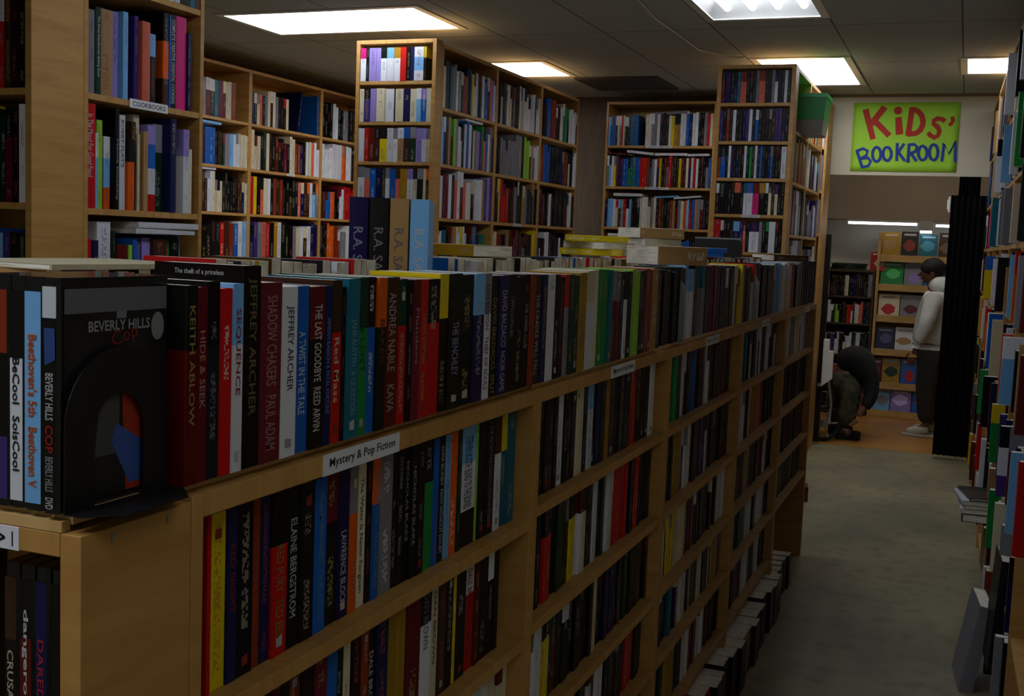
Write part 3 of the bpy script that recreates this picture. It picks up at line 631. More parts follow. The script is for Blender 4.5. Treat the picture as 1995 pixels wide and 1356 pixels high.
dvd(-.7155, .701, zt, 'kw', 'disc case with a black-topped white spine reading Be Cool', t=.0155, text=[('BeCool', '#14141c', .45, .2), ('SoisCool', '#14141c', .72, .24)])
dvd(-.732, .700, zt, 'Okp', 'dark disc case with an orange patch at the frame edge')
dvd(-.749, .700, zt, 'k', 'plain black disc case, leftmost on the end cap top')
z2 = Z(-.478)+.0005
dvd(-.6868, .716, z2, 'k', 'dark disc case with a brown figure on the end-cap shelf nearest its side panel', t=.0145, text=[('DIRTY ROTTEN', '#8c8c8c', .8, .3)])
dvd(-.7038, .716, z2, 'B', 'dark blue disc case with red lettering on the end-cap shelf', t=.0145, text=[('DAREDEVIL', '#a02430', .55, .45)])
dvd(-.7205, .716, z2, 'kRk', 'black disc case with bold white lettering on the end-cap shelf', t=.0145, text=[('dangerous', '#d0d0d4', .45, .5), ('suit', '#d0d0d4', .85, .2)])
dvd(-.737, .716, z2, 'nk', 'brown and black disc case with yellow lettering at the frame edge', t=.0145, text=[('CRUSADERS', '#b8b090', .6, .4)])
for k in range(3): dvd(-.9-k*-.016, .716, z2, 'k', 'black disc case on the end-cap shelf left of the frame edge', t=.0145)
# bookends
def bookend(loc, rz, W, H, mat, label, hole=True, flip=1, base=.12):
    o = thing('bookend', loc, rz, label, 'bookend'); n = 16
    outer = [(W/2*math.cos(math.pi*i/n), H-W/2+W/2*math.sin(math.pi*i/n)) for i in range(n+1)]
    mb = MB(); t = .0012
    if hole:
        w = W*.235; hh = H*.70
        inner = [(w*math.cos(math.pi*i/n), hh-w+w*math.sin(math.pi*i/n)) for i in range(n+1)]
        O = [(W/2, 0)]+outer+[(-W/2, 0)]; I = [(w, 0)]+inner+[(-w, 0)]
        for i in range(len(O)-1):
            for y in (0, t):
                mb.quad([(O[i][0], y, O[i][1]), (O[i+1][0], y, O[i+1][1]), (I[i+1][0], y, I[i+1][1]), (I[i][0], y, I[i][1])])
            mb.quad([(O[i][0], 0, O[i][1]), (O[i+1][0], 0, O[i+1][1]), (O[i+1][0], t, O[i+1][1]), (O[i][0], t, O[i][1])])
            mb.quad([(I[i][0], 0, I[i][1]), (I[i+1][0], 0, I[i+1][1]), (I[i+1][0], t, I[i+1][1]), (I[i][0], t, I[i][1])])
    else: mb.prism([(W/2, 0)]+outer[1:-1]+[(-W/2, 0)], 0, t, axis='y')
    mb.obj('upright_plate', mat, o)
    mb = MB(); c = .025; mb.prism([(-W/2, 0), (W/2, 0), (W/2, -base+c), (W/2-c, -base), (-W/2+c, -base), (-W/2, -base+c)][::flip], 0, t); mb.obj('base_plate', mat, o)
    return o
bookend((-.6555, .762, Z(-.235)+.0006), Q, .127, .132, M_BLACK, 'black metal bookend with an arched hole against the banded film case', base=.042)
bookend((-.677, 2.735, Z(-.235)+.0006), 0, .09, .165, M_GREYMETAL, 'grey metal bookend in the middle of the top row', False, base=.05)
bookend((-.677, 3.77, Z(-.235)+.0006), 0, .09, .165, M_GREYMETAL, 'grey metal bookend near the far end of the top row', False, base=.05)
# four tall hardcovers standing on two lying ones
def lying(cx, cy, z, a, t, h, d, code, label, hard=False, group=None, rngs=1, text=None):
    R = Matrix.Rotation(a, 4, 'Z') @ Matrix.Rotation(-Q, 4, 'Y')
    off = R @ Vector((0, d/2, h/2)); M = Matrix.Translation((cx-off.x, cy-off.y, z)) @ R
    o = make_book((0, 0, 0), 0, t, h, d, code, random.Random(rngs), hard=hard, group=group, M=M, text=text); o['label'] = label; BOOKS.pop(); return o
lying(-.862, 1.70, Z(-.235)+.0005, 1.5, .027, .17, .11, 'n', 'brown paperback lying under the four tall matching hardcovers, lower of two'); lying(-.862, 1.70, Z(-.2075)+.0005, 1.56, .027, .17, .11, 'K', 'charcoal paperback lying under the four tall matching hardcovers, upper of two')
sr = random.Random(8)
for i, (c, lab, ic) in enumerate((('B', 'dark blue tall hardcover, leftmost of four matching ones rising over the row', '#8088a0'), ('K', 'charcoal tall hardcover, second of four matching ones rising over the row', '#7c7874'), ('N', 'tan tall hardcover, third of four matching ones rising over the row', '#6c645c'), ('c', 'pale blue tall hardcover, rightmost of four matching ones rising over the row', '#c8d0dc'))):
    cc_ = {'B': 'B', 'K': 'K', 'N': 'N', 'c': 'c'}[c]
    o = make_book((-.922+i*.0325*math.cos(.40), 1.60+i*.0325*math.sin(.40), Z(-.18)+.0005), .40, .0305, .237, .155, cc_, sr, hard=True, text=('R.A. SALVATORE', ic, .55, .7), group='four tall matching hardcovers'); o['label'] = lab; BOOKS.pop()
LB = 'books lying on top of the rows'
lying(-.93, 2.07, Z(-.036), -.3, .022, .15, .12, 'Y', 'mustard yellow book lying on the back row right of the tall hardcovers', group=LB)
lying(-.93, 2.93, Z(-.034), .1, .017, .17, .12, 'y', 'yellow paperback lying at the bottom of a stack of three', group=LB)
lying(-.925, 2.94, Z(-.0165), 2.6, .018, .165, .11, 'W', 'cream paperback in the middle of a stack of three on the back row', group=LB)
lying(-.93, 2.93, Z(.002), .35, .016, .165, .12, 'y', 'yellow paperback on top of a stack of three on the back row', group=LB)
lying(-.715, 2.86, Z(-.049), 1.0, .047, .17, .12, 'N', 'very thick tan paperback lying on the front row, its page edges toward the camera', group=LB)
lying(-.93, 3.50, Z(-.034), .9, .028, .17, .11, 'b', 'blue paperback lying lowest in the stack behind the thick tan paperback', group=LB); lying(-.93, 3.50, Z(-.005), 1.05, .024, .16, .11, 'W', 'cream paperback in the middle of the stack behind the thick tan one', group=LB)
lying(-.93, 3.50, Z(.020), .9, .032, .17, .12, 'N', 'tan paperback topmost of the stack behind the thick tan paperback', group=LB)
lying(-.93, 4.12, Z(-.034), .5, .014, .18, .13, 'b', 'blue book lying below another beside the black box', group=LB); lying(-.93, 4.12, Z(-.019), .6, .016, .2, .14, 'b', 'blue book with visible pages lying beside the black box', group=LB)
lying(-.78, 5.18, Z(-.050), .9, .030, .2, .15, 'n', 'brown hardcover lying at the far end of the low run', hard=True, group=LB)
lying(-.905, .99, Z(-.0485), 1.5, .006, .22, .15, 'W', 'cream book lying behind the disc cases at the left edge', group=LB)
# black box
t_ = thing('storage_box', (-.91, 4.46, Z(-.036)), .25, 'black lidded box standing on the low run beyond the stacked paperbacks', 'box')
mb = MB(); mb.prism([(-.09, 0), (.085, 0), (.09, .02), (.088, .05), (.075, .068), (-.09, .068)], -.05, .05, axis='y'); mb.obj('body', M_BLACK, t_)
mb = MB(); mb.box(-.092, .08, -.052, .052, .068, .074); mb.obj('lid', ink('#8c8c90'), t_)

# ------------------------------------------------------------------ cookbooks
CA = "k,11,227 e,25,230 G,24,241 N,56,243,15 v,30,245,12 c,22,249 K,35,245,20 p,18,248 s,36,236 ck,27,206 k,35,257,60 kon,28,280 b,9,278 k,31,282 P,60,285 B,16,241"
CB = "r,44,292 wc,12,213 l,24,251 N,12,229 wco,28,208 k,18,290 w,25,274 ko,29,207 nk,20,261 W,11,225 W,26,285 N,21,238 vbwr,37,259 eG,44,266 B,28,286 W,39,200 vw,29,261 W,17,202"
CC = "rw,21,233 B,20,230 wy,21,230 w,56,283 G,10,257 R,46,218 l,16,218 k,9 b,19,236 p,26,240 v,37,240 n,60,238 r,17,232 g,11,236 k,45,238 c,13,250"
hand_row(F_COOK, .020, .36, .19, CA, 'on the shelf above the cookbooks label', 'books above the cookbooks label', {13: ('COMPLETE CREATIVE ORIENTAL COOKING', '#c8c8c8', .5, .9, 'ORIENTAL COOKING'), 2: ('The Great Scandinavian Baking Book', '#c8ccc8', .45, .7)}, hard=True, seed=11, jit=.03)
hand_row(F_COOK, .020, .04, .19, CB, 'on the shelf below the cookbooks label', 'books below the cookbooks label', {0: ('In The Mood For Good Food', '#d8c8c4', .4, .6), 6: ("BOBBY FLAY'S", '#1c2c4c', .3, .5), 5: ('Home Cooking', '#c0bcb8', .6, .6)}, hard=True, seed=12, jit=.035)
hand_row(F_COOK, .020, -.28, .19, CC, 'on the lowest cookbook shelf', 'books on the lowest visible cookbook shelf', {}, hard=True, seed=13, jit=.03)
lying(-2.38, 2.86, Z(-.028), Q-.05, .017, .26, .19, 'w', 'white book lying across the lowest visible cookbook row, lower of two', hard=True); lying(-2.375, 2.87, Z(-.0105), Q-.07, .018, .26, .19, 'w', 'white book lying across the lowest visible cookbook row, upper of two', hard=True)
stuff_row(F_COOK, .02, .51, .68, .30, .19, 'k w c b K e R w k t', tavg=.03)
stuff_row(F_CEND, .025, .297, .345, .27, .14, 'k w k e w W wr2 Rn K k', tavg=.02, hvar=(.9, .97)); stuff_row(F_CEND, .025, .297, .045, .27, .14, 'k w K e k R y K G k k w', hvar=(.8, .98)); stuff_row(F_CEND, .025, .297, -.27, .25, .14, 'k w B B w b c p K K', tavg=.02)
stuff_row(F_CEND, .025, .297, .64, .27, .14, 'k w k e w W', tavg=.03)

# ------------------------------------------------------------------ towers and far shelves
hand_row(F_T1, .026, .818, .07, "Pw,33 k,19 v,44 v,28 kw,35 cw,43 Yw,39 r,35 k,25 B,23 wcw,56 yk,15", 'in the top row of the lit tower', 'paperbacks in the top row of the lit tower', {}, hdef=.176, seed=21)
for z, c in ((.603, 'W3 kp4 v4 W5 W w5 k1 W5 B4 W4 wc3 vb3 W3'), (.39, 'w4 r3 R4 n3 y5 w4 w3 wN4 b4 eG4 v4 vw3 W2'), (.18, 'ew5 es4 b4 B4 K3 ew3 b4 ns3 Y5 vw4 W3 eK4 W2 on2'), (-.03, 'k w b r W n k'), (-.24, 'k w b r W n k')):
    stuff_row(F_T1, .024, .456, z, .19, .07, c, hvar=(.9, .96), tavg=.05)
U1 = ['W G2 t e2 w e W O2 B2 y w2 R2 w e b w s v w', 'c w k N g l e w w k w b w k W e v p g s b w e k', 'w R m w k s w R s w W W w w w N p v p', 'w t k O N w y w k R b G t g']
U2 = ['B k K K n e w W K n O n K K w W w3 w3 w3 k w3', 'k k e5 e3 e3 k l2 l k N e w w', 'k y r3 k n e k G Y e k G N K', 'W O k N n m n n k K y']
U3 = ['k b O k w g w w', 'O b b k k k B O K k w', 'K R k w k k k k k k w K', 'k k w K k k w k k k']
for i, U in enumerate((U1, U2, U3)):
    for j, c in enumerate(U): stuff_row(F_T1S, i*.765+.02, (i+1)*.765-(.02 if not (i == 0 and j == 3) else .1), T1S[j], .285, .17, c, hvar=(.72, .93), tavg=.03)
for z, c in ((.815, 'k B2 K B t Os2 k Rk K e Os2 K k e B K K w K'), (.602, 'p K O K w K K B p w K b K k K K K p p K k'), (.396, 'kO b2 k w B K k K k w k g K w K b K k B b k K k w2'), (.192, 'K Gk2 k K nk sk2 K t bw2 P2 Yk2 wk K n p K K'), (-.02, 'r2 wk k K K cB2 p s k Bw3 e k gk w2 K k'), (-.24, 'k K k')):
    stuff_row(F_T2, .026, .409, z, .19, .09, c, hvar=(.9, .96), tavg=.045)
for j, (a, b) in enumerate((('k k n', 'W w y r w'), ('k k e O4 O4 e', 'W w k R k v w g c'), ('n R n w w k k k', 'k k B p B w p'), ('e w w e', 'n k e w'))):
    if j: stuff_row(F_T2S, .02, .54, T2S[j], .27, .2, a, tavg=.035)
    stuff_row(F_T2S, .58, 1.0 if j == 0 else 1.22, T2S[j], .27, .2, b, hvar=(.6, .9) if j else (.3, .4), tavg=.035)
R_ = ['c b b b w W e r W k k G b t t b', 'w c w y m B p b b g t g b b r r r O t e w O y k R e r R K G y R n W R w r w k n k e b', 'B c c w r c e r w c k K k W w W W e W K O n k G O N k e W o c r b N e R K K', 'w e r b k B b K R b k e']
stuff_row(F_REAR, .02, .25, .739, .26, .2, R_[0], hvar=(.8, .88), tavg=.02); stuff_row(F_REAR, .31, .82, .739, .27, .2, 'W w w e w k K K W y Y Y w2 b B w w K k e r W', hvar=(.82, .9), tavg=.025)
for j in (1, 2, 3): stuff_row(F_REAR, .02, .82, RS[j], .27, .2, R_[j], hvar=(.76, .86), tavg=.024)
def stuff_lying(F, x, z, w, t, d, code, tilt):
    M = F.M @ Matrix.Translation((x+w, .01, Z(z))) @ Matrix.Rotation(tilt, 4, 'Y') @ Matrix.Rotation(-Q, 4, 'Y')
    cover_shape(STUFF, t, w, d, code, SRNG, M); page_shape(STUFF, t, w, d, False, M, mat=1)
for a in ((.36, .978, .26, .022, 'e', -.06), (.02, .668, .17, .012, 'R', .05), (.17, .669, .2, .018, 'w', .1), (.39, .668, .24, .018, 'w', 0), (.64, .669, .16, .016, 'w', -.03), (.08, .360, .22, .022, 'w', 0), (.40, .361, .18, .012, 'c', -.06), (.55, .365, .2, .012, 'w', -.1), (.05, .056, .16, .02, 'w', 0), (.3, .056, .3, .014, 'w', 0)):
    stuff_lying(F_REAR, a[0], a[1], a[2], a[3], .19, a[4], a[5])
stuff_lying(F_LEFT, 1.20, .655, .3, .016, .18, 'c', 0); stuff_lying(F_LEFT, 1.25, .365, .2, .02, .19, 'w', 0)
stuff_lying(F_T1S, .05, .365, .22, .016, .19, 'R', -.02); stuff_lying(F_T1S, .28, .368, .2, .014, .19, 'w', .03); stuff_lying(F_T1S, .35, .655, .24, .012, .19, 'w', 0)
for j in range(3): stuff_row(F_REAR, .86, 1.62, RS[j], .27, .2, rand_codes('kKwWrbBnRe', 20, 40+j))
LL = [['K w K e s K e W e R w t m W2 O', 'Y n W w N N n B b b k G e c w W W', 'K W p k k k k n w W W K K k n W', 'e c b e w e w k k k K K r n O b w c'],
      ['B W W s K e W w W e k k r W', 'W W W k G W k k R2 k m k W W O O B k w W s w w', 'r y k s W w k O n O k k k k K s W n o w c o', 'k p e s r k Y w k k k e W w W w B B'],
      ['k k w k e K n W k W w', 'w w3 o w K c b w W w', 'n b o k w r2 r2 W w w B', 'k o O e w k O N W']]
for i, U in enumerate(LL):
    for j, c in enumerate(U):
        x1 = (i+2)*.9-.02
        if j == 0: x1 -= (.14, .42, .05)[i]
        stuff_row(F_LEFT, (i+1)*.9+.02, x1, LS[j], .285, .2, c, hvar=(.7, .92), tavg=.032)
# lower rows, mostly hidden behind the low run
for F, spans, zs, pal in ((F_COOK, [(.02, .51)], [-.60, -.92, -1.24], 'kwWeRbGnsN'), (F_CEND, [(.025, .297)], [-.6, -.92, -1.24], 'kKwRbe'), (F_T1S, [(i*.765+.02, (i+1)*.765-.02) for i in range(3)], [-.5, -.8, -1.1], 'kwWeRbGnsN'),
        (F_T2S, [(.02, .54), (.58, 1.24)], [-.5, -.8, -1.1], 'kwWeRbn'), (F_LEFT, [((i+1)*.9+.02, (i+2)*.9-.02) for i in range(3)], [-.5, -.8, -1.1], 'kwWeRbGnsN'), (F_REAR, [(.02, .82), (.86, 1.62)], [-.5, -.8, -1.1], 'kwWeRbGnsN'),
        (F_T1, [(.024, .456)], [-.5, -.8, -1.1], 'vwWbRk'), (F_T2, [(.026, .409)], [-.5, -.8, -1.1], 'kKBRp')):
    for a, b in spans:
        for z in zs: stuff_row(F, a, b, z, .26, .17 if F not in (F_T1, F_T2, F_CEND) else (.07 if F is F_T1 else .09), rand_codes(pal, max(4, int((b-a)*22)), int(a*100)+int(-z*77)), hvar=(.72, .93), tavg=.032)
# the large blue book leaning on the left wall shelf
M = F_LEFT.M @ Matrix.Translation((2.42, .03, Z(.70)+.0045)) @ Matrix.Rotation(.16, 4, 'Y') 
o = make_book((0, 0, 0), 0, .02, .29, .22, 'B', random.Random(4), hard=True, M=M); BOOKS.pop(); o['label'] = 'large dark blue book leaning open to view on the top left wall shelf'
M = F_LEFT.M @ Matrix.Translation((2.655, .012, Z(.70)+.001)) @ Matrix.Rotation(-.02, 4, 'Y')
o = make_book((0, 0, 0), 0, .02, .285, .24, 'b', random.Random(4), hard=True, M=M); BOOKS.pop(); o['label'] = 'tall blue book upright against the divider on the top left wall shelf'
# big orange book and the green bin in the case by the doorway
t_ = thing('storage_bin', (-.935, 6.985, Z(.6765)), 0, 'green and grey plastic bin sticking out of the case beside the dark tower', 'bin')
def tub(mb, w0, w1, z0, z1, m=0):
    a = [(-w0, -.11), (w0, -.11), (w0, .11), (-w0, .11)]; b = [(-w1, -.125), (w1, -.125), (w1, .125), (-w1, .125)]
    for k in range(4):
        j = (k+1) % 4; mb.quad([(*a[k], z0), (*a[j], z0), (*b[j], z1), (*b[k], z1)], m)
    return a
mb = MB(); a = tub(mb, .095, .104, 0, .085); mb.quad([(*p, 0) for p in reversed(a)]); mb.obj('grey_base', ink('#8c8a86', .4), t_)
mb = MB()
A = [(-.1045, -.1255), (.1045, -.1255), (.1045, .1255), (-.1045, .1255)]; B_ = [(-.112, -.135), (.112, -.135), (.112, .135), (-.112, .135)]
for k in range(4):
    j = (k+1) % 4; mb.quad([(*A[k], .0855), (*A[j], .0855), (*B_[j], .215), (*B_[k], .215)])
mb.quad([(*p, .215) for p in B_]); mb.quad([(*p, .0855) for p in reversed(A)]); mb.obj('green_tub', ink('#0f9a4c', .35), t_)
mb = MB()
for a in ((-.118, .118, -.141, -.13), (-.118, .118, .13, .141), (-.118, -.107, -.13, .13), (.107, .118, -.13, .13)): mb.box(*a, .212, .235)
mb.obj('rim', ink('#18c468', .35), t_)

# ------------------------------------------------------------------ right-hand shelves
RL = {'above the top board': (.66, "e,2.42 w,2.86 k,3.49 w,3.99"), 'on the top board': (.34, "W,1.66 kw,2.22 w,2.63 c,3.04 w,3.55 g,4.00 k,4.38"), 'on the second board': (.06, "P,1.46 t,2.20 w,2.68 e,3.09 e,3.49 W,4.00 n,4.38 k,4.68"),
      'on the third board': (-.22, "by,1.91 w,2.88 k,3.47 c,3.98 ro,4.30 e,4.67 R,4.90"), 'on the fourth board': (-.50, "ro,2.03 w,2.61 b,3.03 W,3.40 s,4.01 wc,4.39 N,4.93 R,5.10"),
      'on the fifth board': (-.79, "g,2.42 k,2.88 B,3.42 yg,3.87 p,4.20 kwp,4.54 c,5.11 r,5.36"), 'on the sixth board': (-1.08, "r,2.40 w,2.87 k,3.31 N,3.65 g,4.07 W,4.42 e,4.72"), 'on the lowest board': (-1.37, "w,4.10 O,4.25 k,4.63 e,5.00 k,5.50")}
for li, (nm, (z, s)) in enumerate(RL.items()):
    rng = random.Random(50+li); xs = []
    zn = [.66, .34, .06, -.22, -.5, -.79, -1.08, -1.37][li]; hm = (1.0 if li == 0 else [.66, .34, .06, -.22, -.5, -.79, -1.08, -1.37][li-1])-zn-.022
    for i, tk in enumerate(s.split()):
        c, x = tk.split(','); x = float(x); k = int(x/.858)
        lo, hi = k*.858+.02, (k+1)*.858-.02; t = rng.uniform(.025, .045)
        x = min(max(x, lo), hi-t); pr = rng.uniform(.018, .042); hh = hm*rng.uniform(.82, .97)
        make_book(F_RIGHT.pt(x, -pr, Z(z)+.0005), F_RIGHT.a, t, hh, .2, c, rng, hard=False, group='books '+nm+' of the right-hand shelves', row=nm+' at the right', n=i+1)
        xs.append((x, x+t))
    if li == 7: xs += []
    for k in range(6 if li >= 4 else 7):
        lo, hi = k*.858+.02, (k+1)*.858-.02; cuts = [lo]
        for a, b in sorted(xs):
            if lo-.001 <= a < hi: cuts += [a-.001, b+.001]
        cuts.append(hi)
        for a, b in zip(cuts[::2], cuts[1::2]):
            if b-a > .05:
                f = rng.uniform(.55, .95) if li in (1, 2) else .97
                stuff_row(F_RIGHT, b-(b-a)*f, b, z, hm, .2, rand_codes('kwWeKrbBnGtNswkWRy', max(2, int((b-a)*14)), rng.randint(0, 9999)), hvar=(.7, .97), tavg=.04, rec=(-.012, .05))
# things leaning and stacked on the floor in front of the right-hand shelves
def stand(x, y, z, rz, tilt, t, h, d, code, label, hard=True, seed=1):
    M = Matrix.Translation((x, y, z)) @ Matrix.Rotation(rz, 4, 'Z') @ Matrix.Rotation(tilt, 4, 'Y')
    o = make_book((0, 0, 0), 0, t, h, d, code, random.Random(seed), hard=hard, M=M, mute=True); BOOKS.pop(); o['label'] = label; o['group'] = 'large books leaning against the right-hand shelves'; return o
stand(.075, 3.99, .003, .10, .16, .045, .30, .24, 'e', 'large grey book leaning on the floor at the foot of the right shelves', seed=3)
stand(.150, 3.80, Z(-1.30), .05, .05, .05, .36, .02+.2, 'k', 'large black album standing before the lowest right-hand boards', seed=5)
for k, (c, t, dx) in enumerate((('k', .035, 0), ('w', .02, .012), ('W', .014, .004), ('w', .02, .02), ('kn', .012, .0))):
    z0 = [0, .036, .057, .072, .093][k]
    lying(.155-dx, 5.05, Z(-1.075)+z0, -Q+.05*k, t-.001, .25, .2, c, ['black-covered', 'white', 'cream', 'second white', 'dark topmost'][k]+' book in the pile jutting from the right-hand shelves', hard=True, rngs=k)
lying(-.865, 6.72, .0005, .1, .05, .2, .14, 'm', 'maroon book lying on the floor beyond the low run, lower of two', hard=True); lying(-.865, 6.73, .051, .15, .03, .19, .13, 'R', 'dark red book lying on the floor beyond the low run, upper of two')
# ------------------------------------------------------------------ kids' room
t_ = thing('display_rack', (-.715, 10.50, 0), 0, 'pine display rack of picture books facing out beyond the doorway', 'display rack')
mb = MB(); mb.box(-.0, 1.15, .30, .32, 0, Z(.19)); mb.obj('back_board', M_PINE, t_)
for xa in (-.02, 1.15): mb = MB(); mb.box(xa, xa+.02, 0, .32, 0, Z(.19)); mb.obj('side_panel', M_PINE, t_)
LZ = [-.02, -.277, -.553, -.852, -1.15, -1.40]
for z in LZ:
    mb = MB(); mb.box(0, 1.15, .08, .30, Z(z)-.02, Z(z)); mb.obj('ledge', M_PINE, t_)
    mb = MB(); mb.box(0, 1.15, .06, .08, Z(z)-.045, Z(z)+.015); mb.obj('ledge_lip', M_PINE, t_)
KR = [['YN', 'kO', 't', 'n', 'GK', 'Kn', 'e'], ['g!', 'ev', 'b', 'Bc', 'b', 'c', 'w'], ['Wr', 'eR', 't', 'c', 'w', 'N', 'b'], ['B', 'wN', 'cb', 'w', 'G', 'c', 'y'], ['R', 'YG', 'br', 'y', 'w', 'b', 'r'], ['ce', 'v', 'bo', 'B', 'w', 'y', 'g']]
ROWN = ['in the top row', 'in the second row', 'in the third row', 'in the fourth row', 'in the fifth row', 'in the bottom row']
def picture_book(x, y, z, code, w, h, label, lean=.12):
    o = thing('picture_book', (x, y, z), 0, label, 'picture book', 'picture books facing out in the kids room'); R = Matrix.Rotation(-lean, 4, 'X')
    big = code.endswith('!'); code = code.rstrip('!')
    mb = MB(); mb.box(0, w, 0, .003, 0, h, M=R); mb.box(0, w, .009, .012, 0, h, M=R); mb.box(0, .003, .003, .009, 0, h, M=R); mb.obj('cover', plain('picture_cover', tuple(PAL[code[0]]), .35), o)
    mb = MB(); mb.box(.004, w-.003, .0032, .0088, .003, h-.003, M=R); mb.obj('page_block', M_PAGE, o)
    r = random.Random(hash((round(x*100), round(z*100))) % 1000); c2 = PAL[code[1]] if len(code) > 1 else tuple(min(1, v*2.2+.06) for v in PAL[code[0]])
    mb = MB(); n = 14; cx, cz, rx, rz = w*r.uniform(.4, .6), h*r.uniform(.3, .55), w*r.uniform(.22, .36), h*r.uniform(.16, .26)
    mb.quad([tuple(R @ Vector((cx+rx*math.cos(i*6.2832/n)*(1+.2*math.sin(i*2)), -.0006, cz+rz*math.sin(i*6.2832/n)))) for i in range(n)]); mb.obj('cover_picture', plain('picture_print', tuple(c2), .4), o)
    mb = MB(); mb.quad([tuple(R @ Vector(p)) for p in ((w*.15, -.0006, h*.84), (w*.85, -.0006, h*.84), (w*.85, -.0006, h*.92), (w*.15, -.0006, h*.92))]); mb.obj('title_band', plain('picture_title', tuple(min(1, v*.6+.25) for v in c2), .4), o)
    return o
for i, row in enumerate(KR):
    x = -.705; r = random.Random(60+i)
    for j, c in enumerate(row):
        w_ = r.uniform(.13, .18) if '!' not in c else .19; h_ = r.uniform(.19, .23)
        if i == 5: h_ = .2
        if len(c) == 1 and c in 'R': w_ = .06
        if x+w_ > .42: break
        first = NAMES[c[0]]+('' if len(c.rstrip('!')) < 2 else ' and '+NAMES[c[1]])
        picture_book(x, 10.592, Z(LZ[i])+.003, c, w_, h_, '%s picture book %s of pine rack, %s from left' % (first, ROWN[i], ['first', 'second', 'third', 'fourth', 'fifth', 'sixth', 'seventh'][j])); x += w_+.008
F_K = Frame(-1.185, 10.52, 0)
bookcase(F_K, 0, .44, .30, -.15, [-.383, -.624, -.904, -1.185, -1.42], 'dark bookcase in the kids room left of the pine rack', mat=M_DKWOOD)
for z, c in ((-.383, 'K k n K G W K B n K k e'), (-.624, 'n w G l k n r O w s K G'), (-.904, 'n k p w K w w G w K K'), (-1.185, 'k n r k G n k'), (-1.42, 'k n K m k s')): stuff_row(F_K, .02, .42, z, .215, .2, c, hvar=(.7, .95), tavg=.018)
picture_book(-.80, 10.60, Z(-.15)+.001, 'rw', .125, .165, 'red picture book standing on top of the dark kids room bookcase', .1)
for k in range(3): lying(-.985, 10.66, Z(-.15)+.0005+k*.019, .1*k, .018, .3, .2, 'GKG'[k], 'dark green book in the pile on the dark kids room bookcase, '+('bottom', 'middle', 'top')[k]+' one')
for k, (a, b, z) in enumerate(((-1.02, -.42, .268), (-.285, .25, .262), (-.41, -.295, .205))):
    t_ = thing('strip_light', ((a+b)/2, 10.60 if k < 2 else 10.585, Z(z)), 0, ['long strip light under the soffit left of the gap', 'long strip light under the soffit right of the gap', 'short low glowing bar standing for a reflection between the two long lights'][k], 'strip light', 'strip lights in the kids room')  # last bar is a reflection built as a glowing tube
    L = (b-a)/2; mb = MB(); mb.box(-L, L, -.02, .02, .012, .031 if k < 2 else .094); mb.obj('housing', ink('#8c8680', .5), t_); mb = MB(); mb.tube([(-L+.01, 0, 0), (L-.01, 0, 0)], .011, 10); mb.obj('tube', M_KTUBE, t_)

# ------------------------------------------------------------------ people
M_SKIN = plain('skin', '#6b4430', .55); M_HAIR = noisy('black_hair', '#0c0a0a', '#050505', 60, .8, .4)
M_HOOD = noisy('pale_fleece', '#c9ccc8', '#b8bcb8', 14, .95, .25); M_TROUS = noisy('charcoal_cotton', '#2e2c2a', '#242220', 12, .9, .2)
M_SHOE = plain('white_canvas', '#b8b4a8', .7); M_JACKET = noisy('black_jacket_cloth', '#0b0b0c', '#070708', 10, .9, .2)
M_CAMO = noisy('camouflage_cloth', '#4a4c34', '#1c2018', 16, .95, .2, 2, '#6c6448')
def skin(name, pts, edges, rad, mat, parent=None, sub=2, root=0):
    me = bpy.data.meshes.new(name); me.from_pydata(pts, edges, []); o = bpy.data.objects.new(name, me); COL.objects.link(o)
    if parent: o.parent = parent
    me.materials.append(mat)
    o.modifiers.new('skin', 'SKIN').use_smooth_shade = True
    if not me.skin_vertices: me.attributes.new
    sv = me.skin_vertices[0].data if me.skin_vertices else None
    if sv:
        for i, r in enumerate(rad): sv[i].radius = r if isinstance(r, tuple) else (r, r); sv[i].use_root = (i == root)
    s = o.modifiers.new('sub', 'SUBSURF'); s.levels = sub; s.render_levels = sub
    return o
def blob(name, c, r, mat, parent, R=None, n=16, fn=None):
    mb = MB()
    for i in range(n+1):
        for j in range(n*2):
            a = math.pi*i/n; b = math.pi*j/n; v = Vector((math.sin(a)*math.cos(b), math.sin(a)*math.sin(b), math.cos(a)))
            k = fn(v) if fn else 1; v = Vector((v.x*r[0]*k, v.y*r[1]*k, v.z*r[2]*k)); v = (R @ v) if R else v; mb.v.append(tuple(v+Vector(c)))
    for i in range(n):
        for j in range(n*2): mb.face((i*2*n+j, (i+1)*2*n+j, (i+1)*2*n+(j+1) % (2*n), i*2*n+(j+1) % (2*n)), smooth=True)
    return mb.obj(name, mat, parent)
